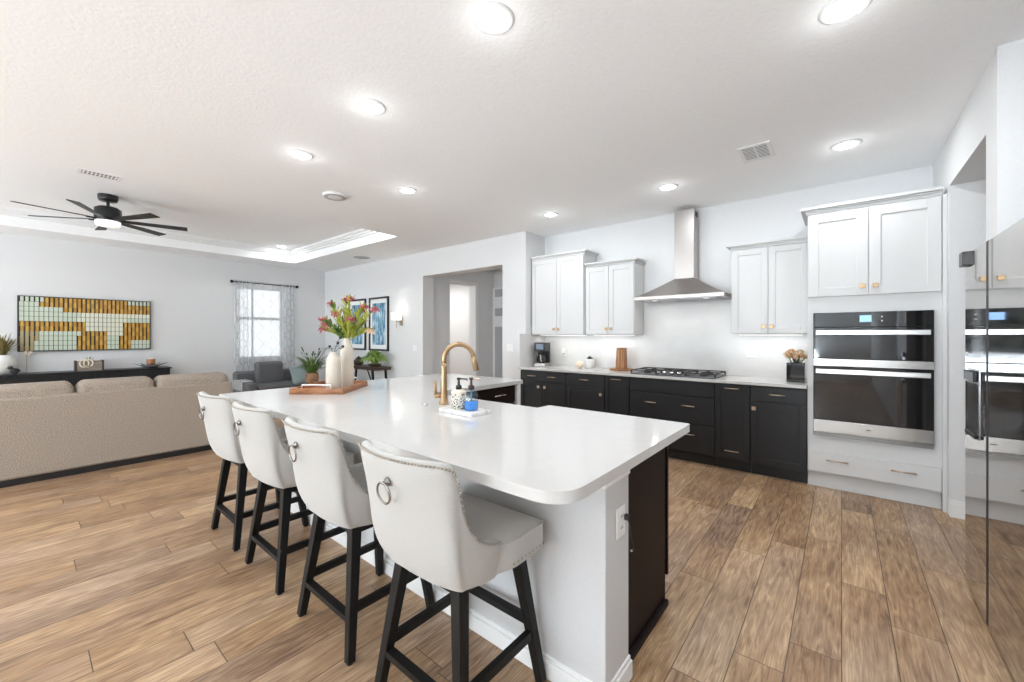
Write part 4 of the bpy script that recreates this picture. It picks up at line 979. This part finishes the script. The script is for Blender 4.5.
# ------------------------------------------------------------------ ceiling fixtures
LGR = 'recessed ceiling lights'
def downlight(x, y, label, z=CZ, power=1.0):
    t = thing('recessed_light', label, 'ceiling light', (x, y, z), 0, LGR)
    b = MB(); b.lathe([(.098, 0), (.098, -.005), (.088, -.010), (.070, -.010), (.070, 0)], seg=32); b.build('trim_ring', M_trim, t)
    b = MB(); b.lathe([(.070, -.004), (.069, -.010), (.001, -.011)], seg=28); b.build('lens', M_bulb, t)
    d = bpy.data.lights.new('lamp', 'AREA'); d.shape = 'DISK'; d.size = .13; d.energy = LAMP_W*power; d.color = (.92, .965, 1)
    o = bpy.data.objects.new('lamp', d); COL.objects.link(o); o.parent = t; o.location = (0, 0, -.014)
    d = bpy.data.lights.new('lamp_glow', 'POINT'); d.shadow_soft_size = .06; d.energy = LAMP_W*min(max(power, .8), 1)*.075; d.color = (.92, .965, 1)
    o = bpy.data.objects.new('lamp_glow', d); COL.objects.link(o); o.parent = t; o.location = (0, 0, -.085)
DL = [(-1.285, 1.435, 'large recessed ceiling light at top centre, above the right half of the island'), (.012, 2.41, 'recessed ceiling light at the top edge right of centre, near the fridge'),
      (-2.41, 1.47, 'recessed ceiling light above the middle of the island'), (-3.50, 1.49, 'recessed ceiling light above the tray end of the island'),
      (-3.50, 2.56, 'recessed ceiling light above the island leg toward the hall opening'), (-2.815, 4.2, 'recessed ceiling light in front of the left upper cabinets'),
      (-1.37, 4.18, 'recessed ceiling light just in front of the range hood'), (.027, 4.15, 'recessed ceiling light above the oven cabinet')]
for x, y, lab in DL: downlight(x, y, lab, power=.62 if y > 4 else (1.5 if x > -.5 else .7))
downlight(-8.55, 3.28, 'small recessed light in the tray ceiling near the window', TZ, .45)
for x, y, z, lab in ((-8.55, -1.9, TZ, 'added fill light in the tray ceiling corner behind the camera, by the wall art'), (-5.65, -1.9, TZ, 'added fill light in the tray ceiling corner behind the camera, by the island side'), (-5.65, 3.28, TZ, 'added unseen fill light in the tray ceiling corner nearest the island'),
      (-3.5, -1.2, CZ, 'added fill light in the ceiling behind the camera, left of three'), (-1.9, -1.2, CZ, 'added fill light in the ceiling behind the camera, middle of three'), (-.3, -1.2, CZ, 'added fill light in the ceiling behind the camera, right of three')):
    downlight(x, y, lab, z, .55 if y > 3 else (.25 if x > -4 else 1.0))  # six fixtures out of view, added as fill light for the room
def vent(x, y, w, h, label, n):
    t = thing('ceiling_vent', label, 'air vent', (x, y, CZ), 0)
    b = MB(); b.box(-w/2+.005, w/2-.005, -h/2+.005, h/2-.005, -.005, 0); b.build('backing', M_slot, t)
    b = MB(); fw = .03
    for (a, c, d_, e) in ((-w/2, w/2, -h/2, -h/2+fw), (-w/2, w/2, h/2-fw, h/2), (-w/2, -w/2+fw, -h/2+fw, h/2-fw), (w/2-fw, w/2, -h/2+fw, h/2-fw)): b.box(a, c, d_, e, -.008, 0, .002, 1)
    b.build('frame', M_trim, t)
    lng = h > w
    for k in range(n):
        b = MB(); q = -.5+(k+.5)/n
        if lng: yy = q*(h-2*fw); b.box(-w/2+fw, w/2-fw, yy-.006, yy+.006, -.007, -.0045)
        else: xx = q*(w-2*fw); b.box(xx-.006, xx+.006, -h/2+fw, h/2-fw, -.007, -.0045)
        b.build('slat', M_trim, t)
    b = MB(); b.box(-.006, .006, -h/2+fw, h/2-fw, -.0072, -.0045) if lng else b.box(-w/2+fw, w/2-fw, -.006, .006, -.0072, -.0045); b.build('divider', M_trim, t)
vent(-.545, 3.85, .23, .33, 'white slatted air vent in the kitchen ceiling near the hood', 9)
vent(-5.40, .48, .17, .30, 'white slatted air vent near the ceiling fan', 9)
t = thing('smoke_detector', 'flat white smoke detector on the ceiling beside the tray ceiling', 'detector', (-4.24, 2.16, CZ))
MB().lathe([(.12, 0), (.12, -.010), (.11, -.022), (.05, -.026), (.001, -.026)], seg=28).build('housing', M_trim, t)
MB().lathe([(.105, -.0215), (.112, -.0215), (.108, -.0245)], seg=28).build('vent_ring', M_grille, t)
t = thing('ceiling_speaker', 'flat grey round ceiling speaker near the living room corner', 'speaker', (-7.2, 4.2, CZ))
MB().lathe([(.165, 0), (.165, -.008), (.15, -.008)], seg=28).build('bezel', M_trim, t)
MB().lathe([(.15, -.004), (.15, -.009), (.001, -.010)], seg=28).build('grille', M_grille, t)

# ceiling fan
t = thing('ceiling_fan', 'black seven-blade ceiling fan with a light, hanging in the tray ceiling', 'ceiling fan', (-7.12, .705, TZ))
M_fan = mat('fan_black', (.014, .014, .015), .4)
MB().lathe([(.095, 0), (.095, -.045), (.085, -.075), (.02, -.078)], seg=24).build('canopy', M_fan, t)
MB().tube([(0, 0, -.07), (0, 0, -.155)], .016, 12).build('downrod', M_fan, t)
MB().lathe([(.03, -.14), (.09, -.15), (.125, -.175), (.128, -.30), (.11, -.33), (.03, -.335)], seg=28).build('motor', M_fan, t)
MB().lathe([(.118, -.326), (.118, -.36), (.105, -.385), (.001, -.39)], seg=28).build('light_lens', emis('fan_lens', (.9, .9, .88), .6), t)
for k in range(7):
    a = R(77+360/7*k); b = MB(); b.M = Matrix.Rotation(a, 4, 'Z') @ Matrix.Rotation(R(-11), 4, 'X')
    v = [(.10, -.035, -.006), (.10, .035, -.006), (.775, .055, -.004), (.775, -.055, -.004)]
    v += [(x, y, z+.010) for x, y, z in v]
    b._new([(x, y, z) for x, y, z in v], [(3, 2, 1, 0), (4, 5, 6, 7), (0, 1, 5, 4), (1, 2, 6, 5), (2, 3, 7, 6), (3, 0, 4, 7)])
    for q in b.bm.verts: q.co.z -= .305
    bl = b.build('blade', M_fan, t)
    b = MB(); b.M = Matrix.Rotation(a, 4, 'Z'); b.box(.08, .2, -.018, .018, -.32, -.312, .002, 1); b.build('blade_iron', M_fan, bl)

# what the patio doors look out on (seen only as reflections)
b = MB(); b.box(-14, 8, -19, YN-.25, -.3, -.12); struct(b.build('ground', mat('paving', (.45, .43, .4), .8)))
b = MB()
for k in range(900):
    p = Vector((random.uniform(-10, 5), random.uniform(-12.2, -11.2), random.uniform(-.1, 3.2))); d_ = Vector((random.gauss(0, 1), random.gauss(0, 1), random.gauss(0, 1))).normalized()*.35
    b.leaf(p, p+d_, .28, .05, 3)
o = b.build('hedge', M_leaf); o['kind'] = 'stuff'
